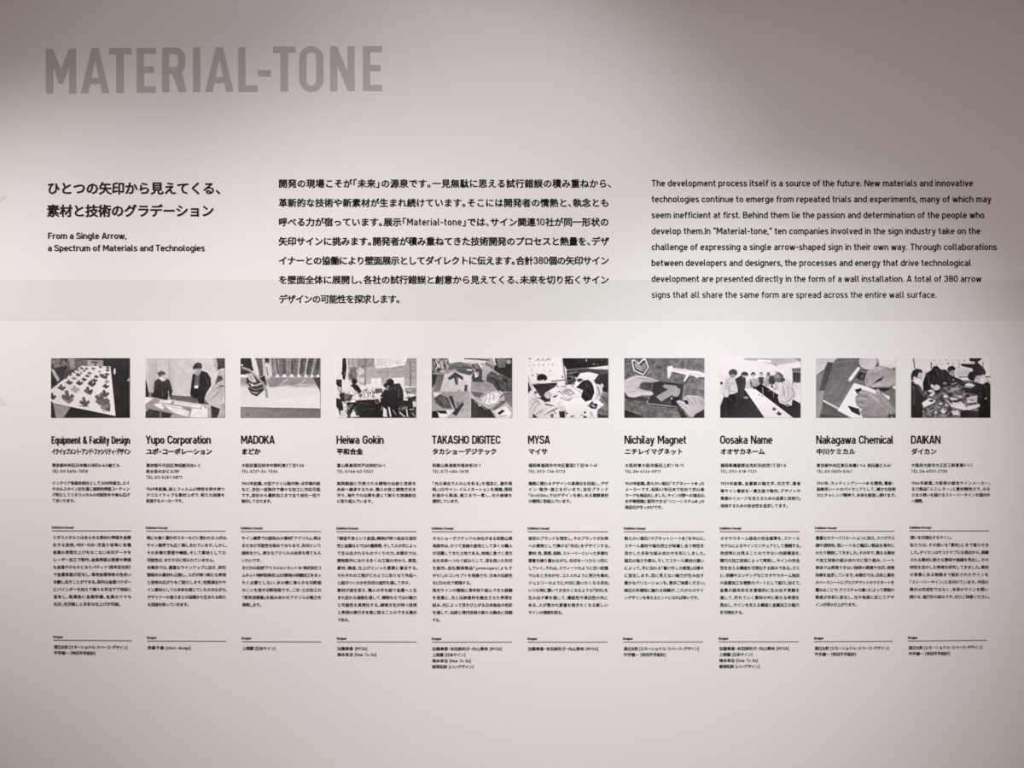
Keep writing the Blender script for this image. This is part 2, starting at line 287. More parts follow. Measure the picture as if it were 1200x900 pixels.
# one entry per column; a line may end with |x (the pixel where it ends) - otherwise it is justified to the column
COLS = [
 dict(x=(60.0,152.0), r1=(61.1,153.0,621.9), r2=(62.7,154.1,750.0,750.7), nm=("Equipment & Facility Design",60.7,152.0,8.7), kn=("イクイップメント・アンド・ファシリティ・デザイン",153.0),
  ad=["東京都中央区日本橋小舟町6-6小倉ビル|140.5","TEL:03-5614-7050|103"], dy=566.0, ds=6.85,
  de=["インテリア系総合商社として2008年設立。エイ","チホルスタイン社を通じ革新的表面コーティン","グ剤としてミダスメタルの可能性を今後も広げ","てまいります。|88.3"],
  co=["ミダスメタルとはあらゆる素材の表面を金属","化する技術。MDF・OSB・浮造り板等に各種","金属の表面仕上げをおこない矢印データを","レーザー加工で製作。金属表面は質感や硬度","も金属そのものとなりパティナ(経年変化剤)","で金属表面が変化し、専用金属特有の色合い","を醸し出すことができる。製作は金属パウダー","にバインダーを加えて様々な手法で下地板に","塗布し、乾燥後に金属研磨。金属のツヤも","光沢。光沢無しと多彩な仕上げが可能。|141.5"],
  ds2=["渡辺太郎 [エモーショナル・スペース・デザイン]|149.1","平手健一 [寺田平手設計]|111.7"]),
 dict(x=(170.7,263.3), r1=(171.1,264.0,622.3), r2=(172.5,265.0,751.0,751.3), nm=("Yupo Corporation",171.0,246.7,9.5), kn=("ユポ・コーポレーション",248.4),
  ad=["東京都千代田区神田駿河台4-3|234.3","新お茶の水ビル15F|210.5","TEL:03-5281-0811|213.2"], dy=573.0, ds=6.9,
  de=["1969年創業。紙とフィルムの特性を併せ持つ","クリエイティブな素材ユポで、新たな価値を","創造するメーカーです。|214.9"],
  co=["雨にも強く屋外ポスターなどに使われるユポは、|267","サイン業界でも広く親しまれています。しかし、|267","その多様な質感や機能。そして素材としての","可能性は、まだ十分に知られていません。|251.6","本展示では、豊富なラインアップに加え、研究","開発中の素材も公開し、ユポが持つ新たな表現","と技術の広がりをご紹介します。空間演出やサ","イン素材としての未来を感じていただきながら、|267","デザイナーの皆さまとの協業から生まれる新た","な価値を探っていきます。|221.4"],
  ds2=["伊藤千織 [chiori design]|223.5"]),
 dict(x=(282.0,375.2), r1=(282.3,375.7,622.7), r2=(283.4,376.0,751.7,752.1), nm=("MADOKA",282.7,321.6,9.5), kn=("まどか",305.1),
  ad=["大阪府富田林市中野町東2丁目1-50|356","TEL:0721-24-7524|325.3"], dy=566.5, ds=6.9,
  de=["1962年創業。大型アクリル製作物・点字案内板","など、自社一括製作で様々な加工に対応可能","です。設計から最終加工まで全て自社一括で","製作しております。|318.7"],
  co=["サイン業界では馴染みの素材『アクリル』。実は","まだまだ可能性を秘めております。矢印という","媒体を介し、新たなアクリルの未来を見てもら","いたいです。|306.4","まどかの自信『アイスメルトカット(※株式会社コ","ムネット特許取得済)』は切断後の研磨加工をまっ","たく必要としない、氷の様に滑らかな切断面","のことを指す切断技術です。二次・三次加工の","『蒸気溶接着』を組み合わせアクリルの魅力を","表現します。|306.4"],
  ds2=["上尾穫 [日本サイン]|322.5"]),
 dict(x=(394.0,487.5), r1=(394.2,487.7,622.9), r2=(394.8,487.8,752.0,752.2), nm=("Heiwa Gokin",394.4,449.4,9.5), kn=("平和合金",424.9),
  ad=["富山県高岡市戸出栄町56-1|451","TEL:0766-63-5551|437"], dy=566.5, ds=6.9,
  de=["高岡銅器に代表される鋳物の伝統と技術を","未来へ継承するため、職人の技と鋳物文化を","守り、海外での出展を通じて新たな価値創出","に取り組んでいます。|437"],
  co=["「鋳造不良という創造」鋳物が持つ自由な造形","性と金属ならではの重厚感、そして人の手によっ","て生み出されるものづくりの力。本展示では、|490","鋳物製作における多くの工程の中から、原型、|490","素材、鋳造、仕上げといった要素に着目する。|490","それぞれの工程がどのように形となり作品へ","と結びつくのかを矢印の造形を通して示す。|481","素材が姿を変え、職人の手を経て金属へと生","まれ変わる過程を通して、鋳物ならではの魅力","と可能性を具現化する。鋳物文化が持つ技術","と表現の奥行きを感じ取ることのできる展示","である。|409.7"],
  ds2=["加藤美香 [MYSA]|430.4","梅本幸治 [How To Go]|440.8"]),
 dict(x=(506.0,600.0), r1=(506.0,600.0,623.0), r2=(506.0,599.7,752.3,752.3), nm=("TAKASHO DIGITEC",506.3,586.3,9.5), kn=("タカショーデジテック",581.9),
  ad=["和歌山県海南市南赤坂20-1|563.2","TEL:073-484-3618|549"], dy=566.5, ds=6.9,
  de=["「光の演出で人の心を彩る」を理念に、屋外照","明、LEDサイン、イルミネーションを展開。照明","計画から製造、施工まで一貫し、光の価値を","提供しています。|538.4"],
  co=["タカショーデジテックの本社がある和歌山県","海南市は、かつて漆器の産地として多くの職人","が活躍してきた土地である。地域に息づく漆文","化を未来へつなぐ試みとして、漆を用いた矢印","を創作。自社開発製品「yomosugara(よもす","がら)」のコンセプトを発展させ、日本の伝統色","をLEDの光で表現する。|552.8","発光サインの開発に長年取り組んできた経験","を背景に、光と伝統素材を融合させた表現を","試み、光によって浮かび上がる日本独自の色彩","を通して、伝統と現代技術の新たな融合に挑戦","する。|515.9"],
  ds2=["加藤美香・本田麻利子・内山果林 [MYSA]|588.2","上尾穫 [日本サイン]|545.4","梅本幸治 [How To Go]|551.8","飯塚拓郎 [いいデザイン]|554.8"]),
 dict(x=(618.7,712.8), r1=(618.4,712.2,623.0), r2=(618.2,711.8,752.3,752.3), nm=("MYSA",618.9,644.1,9.5), kn=("マイサ",641.5),
  ad=["福岡県福岡市中央区警固2丁目18-7-4F|700.5","TEL:092-736-0113|662"], dy=566.5, ds=6.9,
  de=["建築に関わるデザインの具現化を目指し、デザ","イン・製作・施工を行います。自社ブランド","「ArchiSkin」ではデザインを楽しめる建築資材","の開発に取組んでいます。|669.6"],
  co=["架空のブランドを想定し、そのブランドが女神","への貢物として捧げる「矢印」をデザインする。|715","素材、色、質感、装飾、ストーリーといった多様な","要素を練り重ねながら、矢印を一つひとつ形に","していく。それは、スウィーツのように甘い記憶","で心をときめかせ、コスメのように気分を高め、|715","ジュエリーのように大切に扱いたくなる存在。|715","いつも特に置いておきたくなるような「矢印」を","生み出す事を通して、機能性や演出性の先に","ある、人が惹かれ愛着を抱きたくなる新しい","サインの領域を探る。|659.8"],
  ds2=["加藤美香・本田麻利子・内山果林 [MYSA]|700.9"]),
 dict(x=(731.6,825.2), r1=(731.0,824.7,623.0), r2=(730.2,823.6,752.2,752.1), nm=("Nichilay Magnet",731.9,804.0,9.5), kn=("ニチレイマグネット",800.3),
  ad=["大阪府東大阪市稲田上町1-18-11|801","TEL:06-6744-0911|774.2"], dy=566.5, ds=6.95,
  de=["1969年創業。柔らかい磁石「マグネシート®」の","メーカーです。昭和47年日本で初めて初心者","マークを商品化しました。サイン分野への進出は、|827","水平等間隔に配列できる「リニーシステム®」の","商品化がきっかけです。|776.8"],
  co=["軟らかい磁石(マグネットシート®)を中心に、|827","スチール素材や磁石同士が吸着し合う特性を","活かした多彩な組み合わせを形にしました。|827","磁石の強さや厚み、そしてスチール素材の違い","によって、手に伝わる「着け外しの感覚」は様々","に変化します。目に見えない磁力が生み出す","豊かなバリエーションを、是非ご体感ください。|827","磁石の多様性に触れる体験が、これからのサイ","ンデザインを考えるヒントになれば幸いです。|819.4"],
  ds2=["渡辺太郎 [エモーショナル・スペース・デザイン]|818.9","平手健一 [寺田平手設計]|780"]),
 dict(x=(844.0,938.0), r1=(843.3,936.8,622.9), r2=(842.3,935.5,752.0,751.8), nm=("Oosaka Name",843.9,904.8,9.5), kn=("オオサカネーム",896.0),
  ad=["福岡県糟屋郡志免町別府西1丁目1-8|921","TEL:092-518-1131|886.4"], dy=566.5, ds=8.7,
  de=["1959年創業。金属製の箱文字、切文字、腐食","等サイン看板を一貫生産で製作。デザインや","質感のイメージを支えるための品質と技術力。|939","保持するための安全性を追求してます。|923.4"],
  co=["オオサカネーム独自の安全基準を、スケール","モデルによるサインミニチュアとして展開する。|939","完成時には見ることのできない内部構造を、|939","精巧な加工技術によって再現し、サインの安全","性を支える構造を可視化する試みである。さら","に、研磨やエッチングなどオオサカネーム独自","の金属加工を複数のパートとして紹介。加えて、|939","金属の経年劣化を意図的に生み出す実験を","通して、朽ちていく素材の中に新たな表現を","見出し、サインを支える構造と金属加工の魅力","を可視化する。|871.5"],
  ds2=["加藤美香・本田麻利子・内山果林 [MYSA]|924.3","上尾穫 [日本サイン]|881.6","梅本幸治 [How To Go]|887.9","飯塚拓郎 [いいデザイン]|890.2"]),
 dict(x=(956.2,1049.3), r1=(955.0,1048.0,622.5), r2=(954.0,1046.2,751.7,751.3), nm=("Nakagawa Chemical",956.5,1046.6,9.5), kn=("中川ケミカル",1001.8),
  ad=["東京都中央区東日本橋2-1-6 岩田屋ビル4F|1044.5","TEL:03-5835-0341|998.4"], dy=566.2, ds=6.95,
  de=["1961年、カッティングシート®を開発。看板・|1047.5","装飾用シートのパイオニアとして、確かな技術","力とチャレンジ精神で、未来を創造し続けます。|1050.3"],
  co=["豊富なカラーバリエーションに加え、スリガラス","調や透明色、箔シートなど幅広い製品を長年に","わたり開発してきました。その中で、異なる素材","や加工技術の組み合わせに取り組み、シート","単体では表現できない独特の質感や光沢、視覚","効果を追求しています。本展示では、白色と黒色","のベースシートにグロスやマットのラミネートを","重ねることで、テクスチャの違いによって表面の","質感が多彩に変化し、光や角度に応じてデザ","インが浮かび上がります。|1004.2"],
  ds2=["渡辺太郎 [エモーショナル・スペース・デザイン]|1041.4","平手健一 [寺田平手設計]|1002.9"]),
 dict(x=(1067.5,1160.3), r1=(1065.8,1158.4,622.0), r2=(1064.0,1156.0,751.1,750.2), nm=("DAIKAN",1067.5,1101.8,9.5), kn=("ダイカン",1097.2),
  ad=["大阪府大阪市大正区三軒家東3-1-7|1139.5","TEL:06-6551-2700|1109.8"], dy=566.0, ds=6.95,
  de=["1964年創業。大阪発の総合サインメーカー。|1160.9","主力製品「ルミレター」と素材開発力で、みな","さまの想いを届けるストーリーサインを国内外","へ展開。|1081.9"],
  co=["想いを可視化するサイン。|1115.7","私たちは、その想いを「素材」にまで宿らせま","した。ダイカンはサステナブルな視点から、廃棄","される素材に新たな意味や価値を見出し、その","特性を活かした表現を研究してきました。素材","の背景にある物語まで設計されたサインを","「ストーリーサイン」と名付けています。今回の","展示は完成形ではなく、未来のサインを問い","続ける、進行形の試みです。ぜひご体感ください。|1160"],
  ds2=["渡辺太郎 [エモーショナル・スペース・デザイン]|1150.9","平手健一 [寺田平手設計]|1112.9"]),
]

# ------------------------------------------------------------------ ideograph outlines
OPENB, CLOSEB, MIDP = '「『(', '」』、。)', '・※'
_all = ''.join(t for t, *_ in HEAD + JP) + ''.join(''.join(c['ad'] + c['de'] + c['co'] + c['ds2']) + c['kn'][0] for c in COLS)
_set = sorted({ch for ch in _all if ch not in F or ch in '()®' } - set('|'))
def glyph_meshes(chars, offset):
    obs = []
    for ch in chars:
        cu = bpy.data.curves.new('tmp', 'FONT'); cu.body = {'(': '（', ')': '）'}.get(ch, ch)
        cu.resolution_u = 2
        o = bpy.data.objects.new('tmp', cu); COL.objects.link(o); obs.append(o)
    dg = bpy.context.evaluated_depsgraph_get(); dg.update(); out = {}
    for ch, o in zip(chars, obs):
        ev = o.evaluated_get(dg); me = ev.to_mesh()
        V = [(v.co.x, v.co.y) for v in me.vertices]; Q = [tuple(p.vertices) for p in me.polygons]
        ev.to_mesh_clear(); cnt = {}
        for p in Q:
            for a_, b_ in zip(p, p[1:] + p[:1]): k = (min(a_, b_), max(a_, b_)); cnt[k] = cnt.get(k, 0) + 1
        for (a_, b_), c_ in cnt.items():                 # heavier weight: a ribbon along every outline edge
            if c_ != 1: continue
            (ax, ay), (bx, by) = V[a_], V[b_]; l = math.hypot(bx - ax, by - ay)
            if l < 1e-5: continue
            ux, uy = (bx - ax) / l * offset, (by - ay) / l * offset; st = len(V); e = .5
            V += [(ax - ux * e - uy, ay - uy * e + ux), (ax - ux * e + uy, ay - uy * e - ux), (bx + ux * e + uy, by + uy * e - ux), (bx + ux * e - uy, by + uy * e + ux)]
            Q.append((st, st + 1, st + 2, st + 3))
        out[ch] = (V, Q)
    for o in obs:
        cu = o.data; bpy.data.objects.remove(o); bpy.data.curves.remove(cu)
    return out
G_FINE = glyph_meshes(_set, 0.017)
G_NAME = glyph_meshes(sorted({ch for c in COLS for ch in c['kn'][0] if ch not in F}), 0.034)
G_BIG = glyph_meshes(sorted({ch for t, *_ in HEAD + JP for ch in t if ch not in F}), 0.025)

def lay(text, em, cap, x0, x1, wt, glyphs, sx_lat=None, track=0.0):
    """glyphs of one line in pixels, origin at (x0, baseline); returns verts, faces"""
    k = cap
    items = []; pen = 0.0
    for ch in text:
        if ch in F and ch not in '()':
            s = sx_lat or 0.92
            wd = F[ch][0] * s * k; sb = (0.075 if ch != ' ' else 0) * k
            items.append((ch, pen + sb, 'L', s)); pen += wd + 2 * sb
        else:
            if ch in OPENB: adv, sh = .5, -.5
            elif ch in CLOSEB: adv, sh = .5, 0.0
            elif ch == '・': adv, sh = .5, -.25
            else: adv, sh = (.97, 0.0)
            items.append((ch, pen + sh * em, 'J', 1)); pen += adv * em
    pure = all(k_[2] == 'L' for k_ in items)
    wts = [0.0] + [1.0 if pure or not (items[q][2] == 'L' and items[q - 1][2] == 'L') else 0.25 for q in range(1, len(items))]
    cum = np.cumsum(wts); n = cum[-1]
    need = (x1 - x0) - pen if x1 is not None else 0.0
    gap = need / max(1.0, n); squeeze = 1.0
    lo = -0.06 * em
    if gap < lo:
        squeeze = (x1 - x0) / (pen + lo * n); gap = lo
    V, Q = [], []
    for i, (ch, x, kind, s) in enumerate(items):
        ox = (x + gap * cum[i]) * squeeze
        if kind == 'L':
            v, q = stroke_glyph(ch, wt, s * squeeze)
            v = [(ox + a * k, b * k) for a, b in v]
        else:
            v, q = glyphs[ch]
            v = [(ox + a * em * squeeze, b * em - 0.0) for a, b in v]
        st = len(V); V += v; Q += [tuple(st + j for j in f) for f in q]
    return V, Q
def text_line(name, parent, text, x0, x1, base, em, cap, wt=.15, glyphs=None, slope=0.0, m=M_INK, sx_lat=None):
    V, Q = lay(text, em, cap, x0, x1, wt, glyphs, sx_lat)
    me = bpy.data.meshes.new(name)
    me.from_pydata([(x * PX, 0.0, y * PX) for x, y in V], [], Q)
    o = link(name, me, m)
    o.location = (WX(x0), -0.0008, WZ(base)); o.rotation_euler = (0, slope, 0)
    o.parent = parent; o.location = Vector(o.location) - Vector(parent.location)
    return o
def latin(name, parent, text, x0, x1, base, cap, wt, m=M_INK, word=.20, slope=0.0):
    """one line in the latin font, glyph widths fitted so the line ends at x1"""
    F[' '] = (word, [])
    tot = sum(F[c][0] for c in text) * cap; sbk = .075 if word > .25 else .12     # condensed names are set tighter
    s = ((x1 - x0) - sbk * cap * (len(text) - 1)) / tot
    V, Q = [], []; pen = 0.0
    for ch in text:
        v, q = stroke_glyph(ch, wt, s); st = len(V)
        V += [(pen + a * cap, b * cap) for a, b in v]; Q += [tuple(st + j for j in f) for f in q]
        pen += (F[ch][0] * s + sbk) * cap
    F[' '] = (.55, [])
    me = bpy.data.meshes.new(name); me.from_pydata([(x * PX, 0.0, y * PX) for x, y in V], [], Q)
    o = link(name, me, m); o.parent = parent
    o.location = Vector((WX(x0), -0.0008, WZ(base))) - Vector(parent.location); o.rotation_euler = (0, slope, 0)
    return o

def at(x, y): return (WX(x), 0, WZ(y))
h = thing('heading_lettering', 'two-line bold Japanese heading below the large grey title', 'lettering', at(55, 254))
for t, x0, x1, yc in HEAD:
    text_line('text_line', h, t, x0, x1, yc + 15.4 * .38, 15.4, 11, .15, G_BIG)
h = thing('subheading_lettering', 'two-line small bold English subheading under the Japanese heading', 'lettering', at(56, 295))
for t, x0, x1, b in HEAD_EN: latin('text_line', h, t, x0, x1, b, 7.3, .185)
h = thing('intro_lettering', 'seven-line Japanese introduction paragraph in the upper middle of the wall', 'lettering', at(326, 356))
for i, (t, x1) in enumerate(JP):
    text_line('text_line', h, t, 326.3, x1, 215.1 + 22.57 * i + 10.6 * .38, 10.6, 8.4, .155, G_BIG)
h = thing('intro_lettering', 'eight-line English introduction paragraph in the upper right of the wall', 'lettering', at(763, 350))
for i, (t, x1) in enumerate(EN):
    latin('text_line', h, t, 763.6, x1, 218.4 + 18.67 * i, 7.6, .165)

# ------------------------------------------------------------------ photo prints
PICS = [None] * 10
PICS[0] = (100, 1020, 100, 793, '''
p 50 90,90 1030,90 1030,800 90,800;n 8 60 100,100 1020,793;
p 100 90,90 345,90 380,200 200,330 90,230;p 150 300,112 382,108 382,222 330,232;n 55 22 100,100 320,230;p 60 130,215 300,200 250,290 190,340;
p 185 100,225 140,240 205,345 170,390 150,330;p 48 90,300 150,325 178,380 90,440;
p 112 370,108 530,120 530,190 445,193 250,308 385,210;p 165 528,125 712,128 712,205 528,190;l 60 16 572,147 655,152;l 60 14 620,150 622,195;
p 228 452,192 800,198 828,460 860,772 130,622 98,592 98,470;
p 150 128,625 335,668 240,800 160,800;p 45 335,668 862,774 862,800 240,800;p 48 90,605 128,625 160,800 90,800;l 245 6 128,618 858,768;l 240 6 100,470 452,196;
e 215 845,255 13,38;p 190 985,365 1022,320 1022,370;
a 95 460,218 48,32;a 95 517,223 44,30;a 120 597,222 54,32;a 100 680,205 44,28;a 85 765,212 54,28;a 90 415,240 44,24;a 95 490,246 44,26;a 80 763,242 54,24;a 130 668,258 40,24;
a 110 375,265 40,22;a 130 455,272 36,20;a 95 553,275 54,28;a 95 325,292 56,30;a 80 420,293 70,40;a 95 528,307 62,32;a 80 632,315 64,38;a 85 757,288 64,30;l 90 30 672,290 755,335;a 85 718,312 90,50;
a 80 268,322 66,40;a 140 372,335 66,36;a 80 490,347 70,42;a 75 612,358 74,40;a 80 318,382 88,52;a 75 435,388 92,56;a 140 755,372 66,38;a 75 578,395 105,72;l 75 30 545,380 600,425;
a 70 742,425 84,56;a 85 228,442 104,70;a 165 385,462 115,80;a 85 540,478 115,90;l 85 34 505,470 575,515;a 85 730,512 116,84;a 55 122,545 90,80;
a 85 298,545 155,140;l 95 50 245,550 305,600 355,560;l 205 5 262,600 315,622 362,578;l 190 5 255,580 310,602 360,556;a 90 495,610 130,112;
l 95 44 630,530 700,660 780,660;a 95 705,600 170,170;p 100 640,590 760,560 798,640 790,715 690,690;l 205 6 668,640 715,665 790,630;l 215 5 670,655 720,682 790,655''')
PICS[1] = (107, 1033, 98, 795, '''
p 208 90,90 1040,90 1040,800 90,800;p 200 107,98 235,98 235,500 107,560;l 180 5 150,98 165,500;l 180 4 185,98 205,500;l 172 7 235,98 240,300;l 165 7 387,98 390,540;l 182 5 652,98 652,300;
p 45 100,310 125,395 148,500 155,550 100,550;p 105 400,530 640,545 720,570 865,600 865,645 700,625 400,578;p 120 145,500 205,500 200,545 160,545;
p 52 212,375 262,335 300,368 350,330 395,365 425,480 402,578 345,585 300,575 165,548 205,500 210,420;e 198 315,325 42,44;p 88 248,272 300,245 340,265 347,290 300,300 270,322;l 95 5 303,400 312,545;p 195 372,545 395,540 402,605 362,608;l 205 8 375,480 385,560;
p 38 660,290 700,268 760,245 830,270 870,330 874,420 818,505 800,560 792,632 735,628 715,570 650,552 630,520 640,430 650,350;p 112 690,300 742,300 735,425 678,425;e 165 712,240 48,62;p 62 658,218 680,168 720,150 765,165 770,218 742,225 700,220 684,242;e 195 690,250 28,26;p 238 676,418 726,420 722,452 678,450;
p 70 925,98 1040,98 1040,218 990,222 958,245 938,190;p 178 903,105 936,98 945,200 965,255 940,255 915,190;p 196 960,262 1040,228 1040,560 965,682 860,645 805,590 830,530 905,430;p 82 950,300 1000,310 1010,350 940,392 922,405;l 140 14 930,455 1035,420;l 150 8 900,560 1000,470;l 60 9 960,418 1020,422;
p 58 868,650 980,690 945,800 878,800;p 182 985,650 1040,605 1040,800 950,800;
p 165 100,555 250,570 400,592 700,632 862,652 872,800 400,800 100,690;p 234 100,550 205,570 140,612 100,640;p 234 275,583 420,592 400,628 270,615;p 236 450,600 762,642 742,682 440,637;p 234 200,640 290,618 330,680 310,702;p 236 300,628 520,665 622,720 602,782 430,732;p 236 650,683 838,700 832,800 618,788;p 236 768,650 842,665 830,697 760,690;l 90 8 540,680 640,700;l 90 8 790,665 830,680;
p 60 152,690 420,745 390,800 100,800 100,735;l 125 18 285,700 285,795;n 10 40 107,98 1033,795''')
PICS[2] = (100, 1031, 98, 797, '''
p 226 90,90 1040,90 1040,800 90,800;p 160 90,320 1040,320 1040,400 600,400 90,400;p 185 90,390 500,400 1040,400 1040,440 90,430;b 40;
p 150 430,325 950,325 985,385 440,440;b 12;p 132 90,668 1040,688 1040,800 90,800;l 100 6 90,672 1040,690;e 75 188,757 14,9;p 118 430,690 1040,690 1040,712 430,705;
p 128 440,90 1040,90 1040,320 470,320;l 150 26 500,90 510,300;l 108 20 555,90 560,290;l 165 14 545,90 548,290;l 105 40 600,90 602,290;l 160 16 650,90 645,290;l 150 16 690,90 670,290;l 108 40 735,90 728,290;l 200 9 797,90 772,300;l 100 40 835,90 815,290;l 200 9 885,90 855,300;l 98 36 925,90 900,290;l 200 9 975,90 930,300;l 80 26 1015,90 990,290;n 22 22 460,98 1031,290;
p 246 502,320 533,283 560,320;p 246 580,320 614,283 648,320;p 246 662,320 697,283 732,320;p 246 755,320 782,285 812,320;p 246 838,320 862,285 892,320;p 246 912,320 930,285 960,320;p 246 980,320 1000,285 1032,320;
p 52 90,90 220,90 255,240 200,292 90,292;p 226 222,90 265,90 322,315 290,320 240,200;p 100 268,90 355,90 370,315 322,315;p 200 355,90 376,90 412,355 388,355;p 50 380,90 432,90 432,170 390,150;p 215 395,140 426,160 445,355 412,335;l 60 10 385,165 440,120;p 238 90,290 190,290 190,322 90,326;
p 68 168,340 210,310 390,330 402,400 370,480 292,548 230,520 185,450 210,430 170,385;l 195 12 200,390 262,420 345,392;l 150 10 205,442 272,470 375,445;l 170 10 232,490 272,512 312,498;e 230 240,412 16,12;p 212 170,275 240,288 290,380 240,385 200,350;l 135 10 210,300 250,370;
l 158 27 118,212 200,238 285,312 365,395 400,470 412,560;l 200 8 118,206 205,228 295,308 375,390;p 38 335,330 388,302 388,372 355,372;e 240 120,182 14,10;p 75 945,325 1040,325 1040,510;
l 222 7 650,338 560,412;l 215 6 548,415 680,415;l 225 8 525,436 670,436;l 120 6 725,428 900,428;l 222 7 865,340 780,412 890,415;l 250 6 690,460 570,580 690,582;l 250 6 520,604 690,604;l 250 6 922,455 850,575 960,580;l 250 6 780,618 950,618;l 250 5 690,460 740,480''')
PICS[3] = (100, 1033, 97, 796, '''
p 236 90,90 1040,90 1040,800 90,800;p 178 240,90 545,90 560,235 700,215 905,180 930,97 1040,90 1040,430 380,410 240,350;p 150 350,110 540,97 540,200 350,215;p 228 560,90 905,90 870,140 790,185 580,205;
l 140 6 560,222 1033,200;l 140 6 560,268 1033,250;l 150 6 650,330 1033,320;l 150 5 700,390 1033,385;l 150 5 800,160 1033,140;l 120 14 445,98 440,420;l 140 9 702,210 702,330;l 120 14 966,98 968,430;l 130 6 292,98 296,200;
p 120 240,195 330,200 350,350 252,350;n 55 30 230,190 430,400;n 14 18 380,98 1033,420;b 3;
p 242 508,333 627,333 627,432 508,402;l 180 5 570,335 570,420;p 238 752,330 897,322 892,470 762,410;p 236 450,405 540,400 640,440 560,480 470,470;
p 32 178,90 216,90 226,210 205,352 180,342 172,260;e 55 190,275 25,28;e 215 222,300 10,22;p 48 90,350 168,352 168,430 130,438 96,390;l 55 9 160,352 165,570;p 228 175,400 270,385 352,480 300,565 192,480;
e 34 315,372 32,31;p 40 265,420 300,398 350,410 412,500 402,575 360,500 300,440;p 112 178,500 300,530 270,605 200,605;n 50 22 170,490 340,620;p 50 140,520 190,498 205,605 160,605;p 42 92,565 162,578 180,640 192,772 150,772 120,685 92,640;p 238 90,680 128,690 150,785 100,800;
p 60 228,615 332,615 365,770 335,770 300,690 262,790 235,780;n 60 24 180,600 340,790;
p 222 340,540 420,470 560,520 560,585 340,600;n 55 20 340,440 570,580;p 98 552,455 642,455 642,500 562,512;
p 40 330,592 572,580 650,640 650,800 385,800 330,700;l 238 17 500,450 578,548;
e 42 730,382 46,42;e 58 680,418 28,26;p 42 690,445 760,402 842,392 882,480 888,600 832,680 842,800 700,800 688,700 618,640 616,540 655,480;e 160 688,455 22,14;l 105 6 782,412 802,482;l 90 6 700,480 760,440;e 110 580,602 26,30;e 45 580,600 15,18;l 95 5 630,640 640,700 600,720;
p 52 835,610 1040,590 1040,800 840,800;n 45 24 840,640 1033,796;p 228 885,520 1000,498 930,565 905,605 885,600;p 46 930,562 1040,535 1040,640 962,665;p 220 985,588 1040,588 1040,662 1000,672;p 160 900,450 1040,440 1040,520 920,515;n 45 20 890,430 1033,540;
l 238 18 715,670 738,785;l 238 13 838,728 912,792;l 238 13 920,690 936,792;l 48 12 230,790 1040,790;p 222 152,705 225,720 238,780 152,780;l 225 10 280,740 290,796''')
PICS[4] = (100, 1042, 96, 797, '''
p 178 90,90 1050,90 1050,800 90,800;p 140 90,90 330,90 300,260 90,285;n 80 26 100,97 320,280;l 228 10 150,120 175,190 140,240;l 232 10 205,130 235,190 215,260;l 60 9 240,200 290,140;l 225 10 270,160 300,200;
p 58 90,285 172,290 140,400 90,470;p 120 170,290 250,288 200,480 118,495;p 216 250,290 372,258 565,300 560,490 195,490 235,370;p 232 298,90 560,90 742,128 722,160 440,150 300,155;l 60 13 480,102 772,122;
p 110 300,190 370,150 440,142 520,170 570,200 602,262 545,300 430,272 370,222 290,250;l 80 7 400,200 540,215;l 80 7 420,235 560,255;l 160 6 380,180 500,190;
p 68 288,330 375,260 470,320 470,356 408,322 410,405 385,412 362,330 308,358;l 150 4 300,335 375,275 462,330;p 78 488,412 520,412 516,486 480,486;p 70 410,470 430,480 410,488;
p 78 560,180 642,160 692,240 692,358 722,362 710,382 578,376 572,300 622,240;p 236 598,262 652,258 642,312 610,332;l 235 22 645,150 690,212;l 235 16 510,235 572,240;p 130 585,190 640,175 655,220 615,225;
p 48 850,90 1050,90 1050,350 900,285 828,240;p 120 858,100 982,100 962,205 880,212;e 165 1000,140 28,28;p 186 698,160 762,200 800,250 752,330 692,330;p 84 748,292 800,250 902,292 1050,350 1050,490 868,488 820,400 738,372;n 18 26 750,290 1042,487;e 60 950,360 26,22;l 232 15 818,98 852,182;l 130 30 730,160 830,215;e 220 875,290 9,8;
p 160 560,378 822,400 862,488 560,488;n 10 40 250,290 800,480;l 200 6 430,430 436,470;
p 172 90,490 556,490 556,800 90,800;p 235 120,500 220,500 140,560;p 92 130,562 200,518 292,560 342,692 230,684 150,622;l 60 6 190,545 210,640;l 140 6 230,560 270,650;l 60 5 260,590 300,680;l 110 6 150,590 210,580;p 66 298,545 342,538 386,690 462,608 482,640 392,772 338,745 372,700;p 130 378,608 442,608 402,682;l 222 8 482,650 405,772;p 238 180,742 300,700 374,708 260,800 195,800;p 38 90,722 162,715 190,800 90,800;p 42 162,712 270,712 282,748 200,745;l 205 5 400,610 556,500;n 12 30 400,500 556,797;l 60 6 450,720 470,690;
p 62 558,560 780,690 852,800 558,800;p 112 558,488 722,500 662,562 600,542;l 212 15 560,548 772,692;p 240 688,560 760,512 850,488 902,540 852,620 762,642 690,612;n 26 20 690,500 890,630;l 120 7 700,560 720,520;l 90 5 720,600 745,560;p 210 640,620 692,652 650,664;p 132 850,642 962,588 962,622 832,712 790,702;l 60 6 830,700 965,600;p 238 808,722 962,656 1034,740 1000,800 860,800 850,740;p 38 868,740 930,698 952,720 892,762;l 120 6 920,700 960,720;p 122 940,500 1050,488 1050,690 960,600;l 232 9 860,470 905,540;l 232 9 895,475 940,545;l 60 12 900,560 940,520;l 205 8 556,490 556,797''')
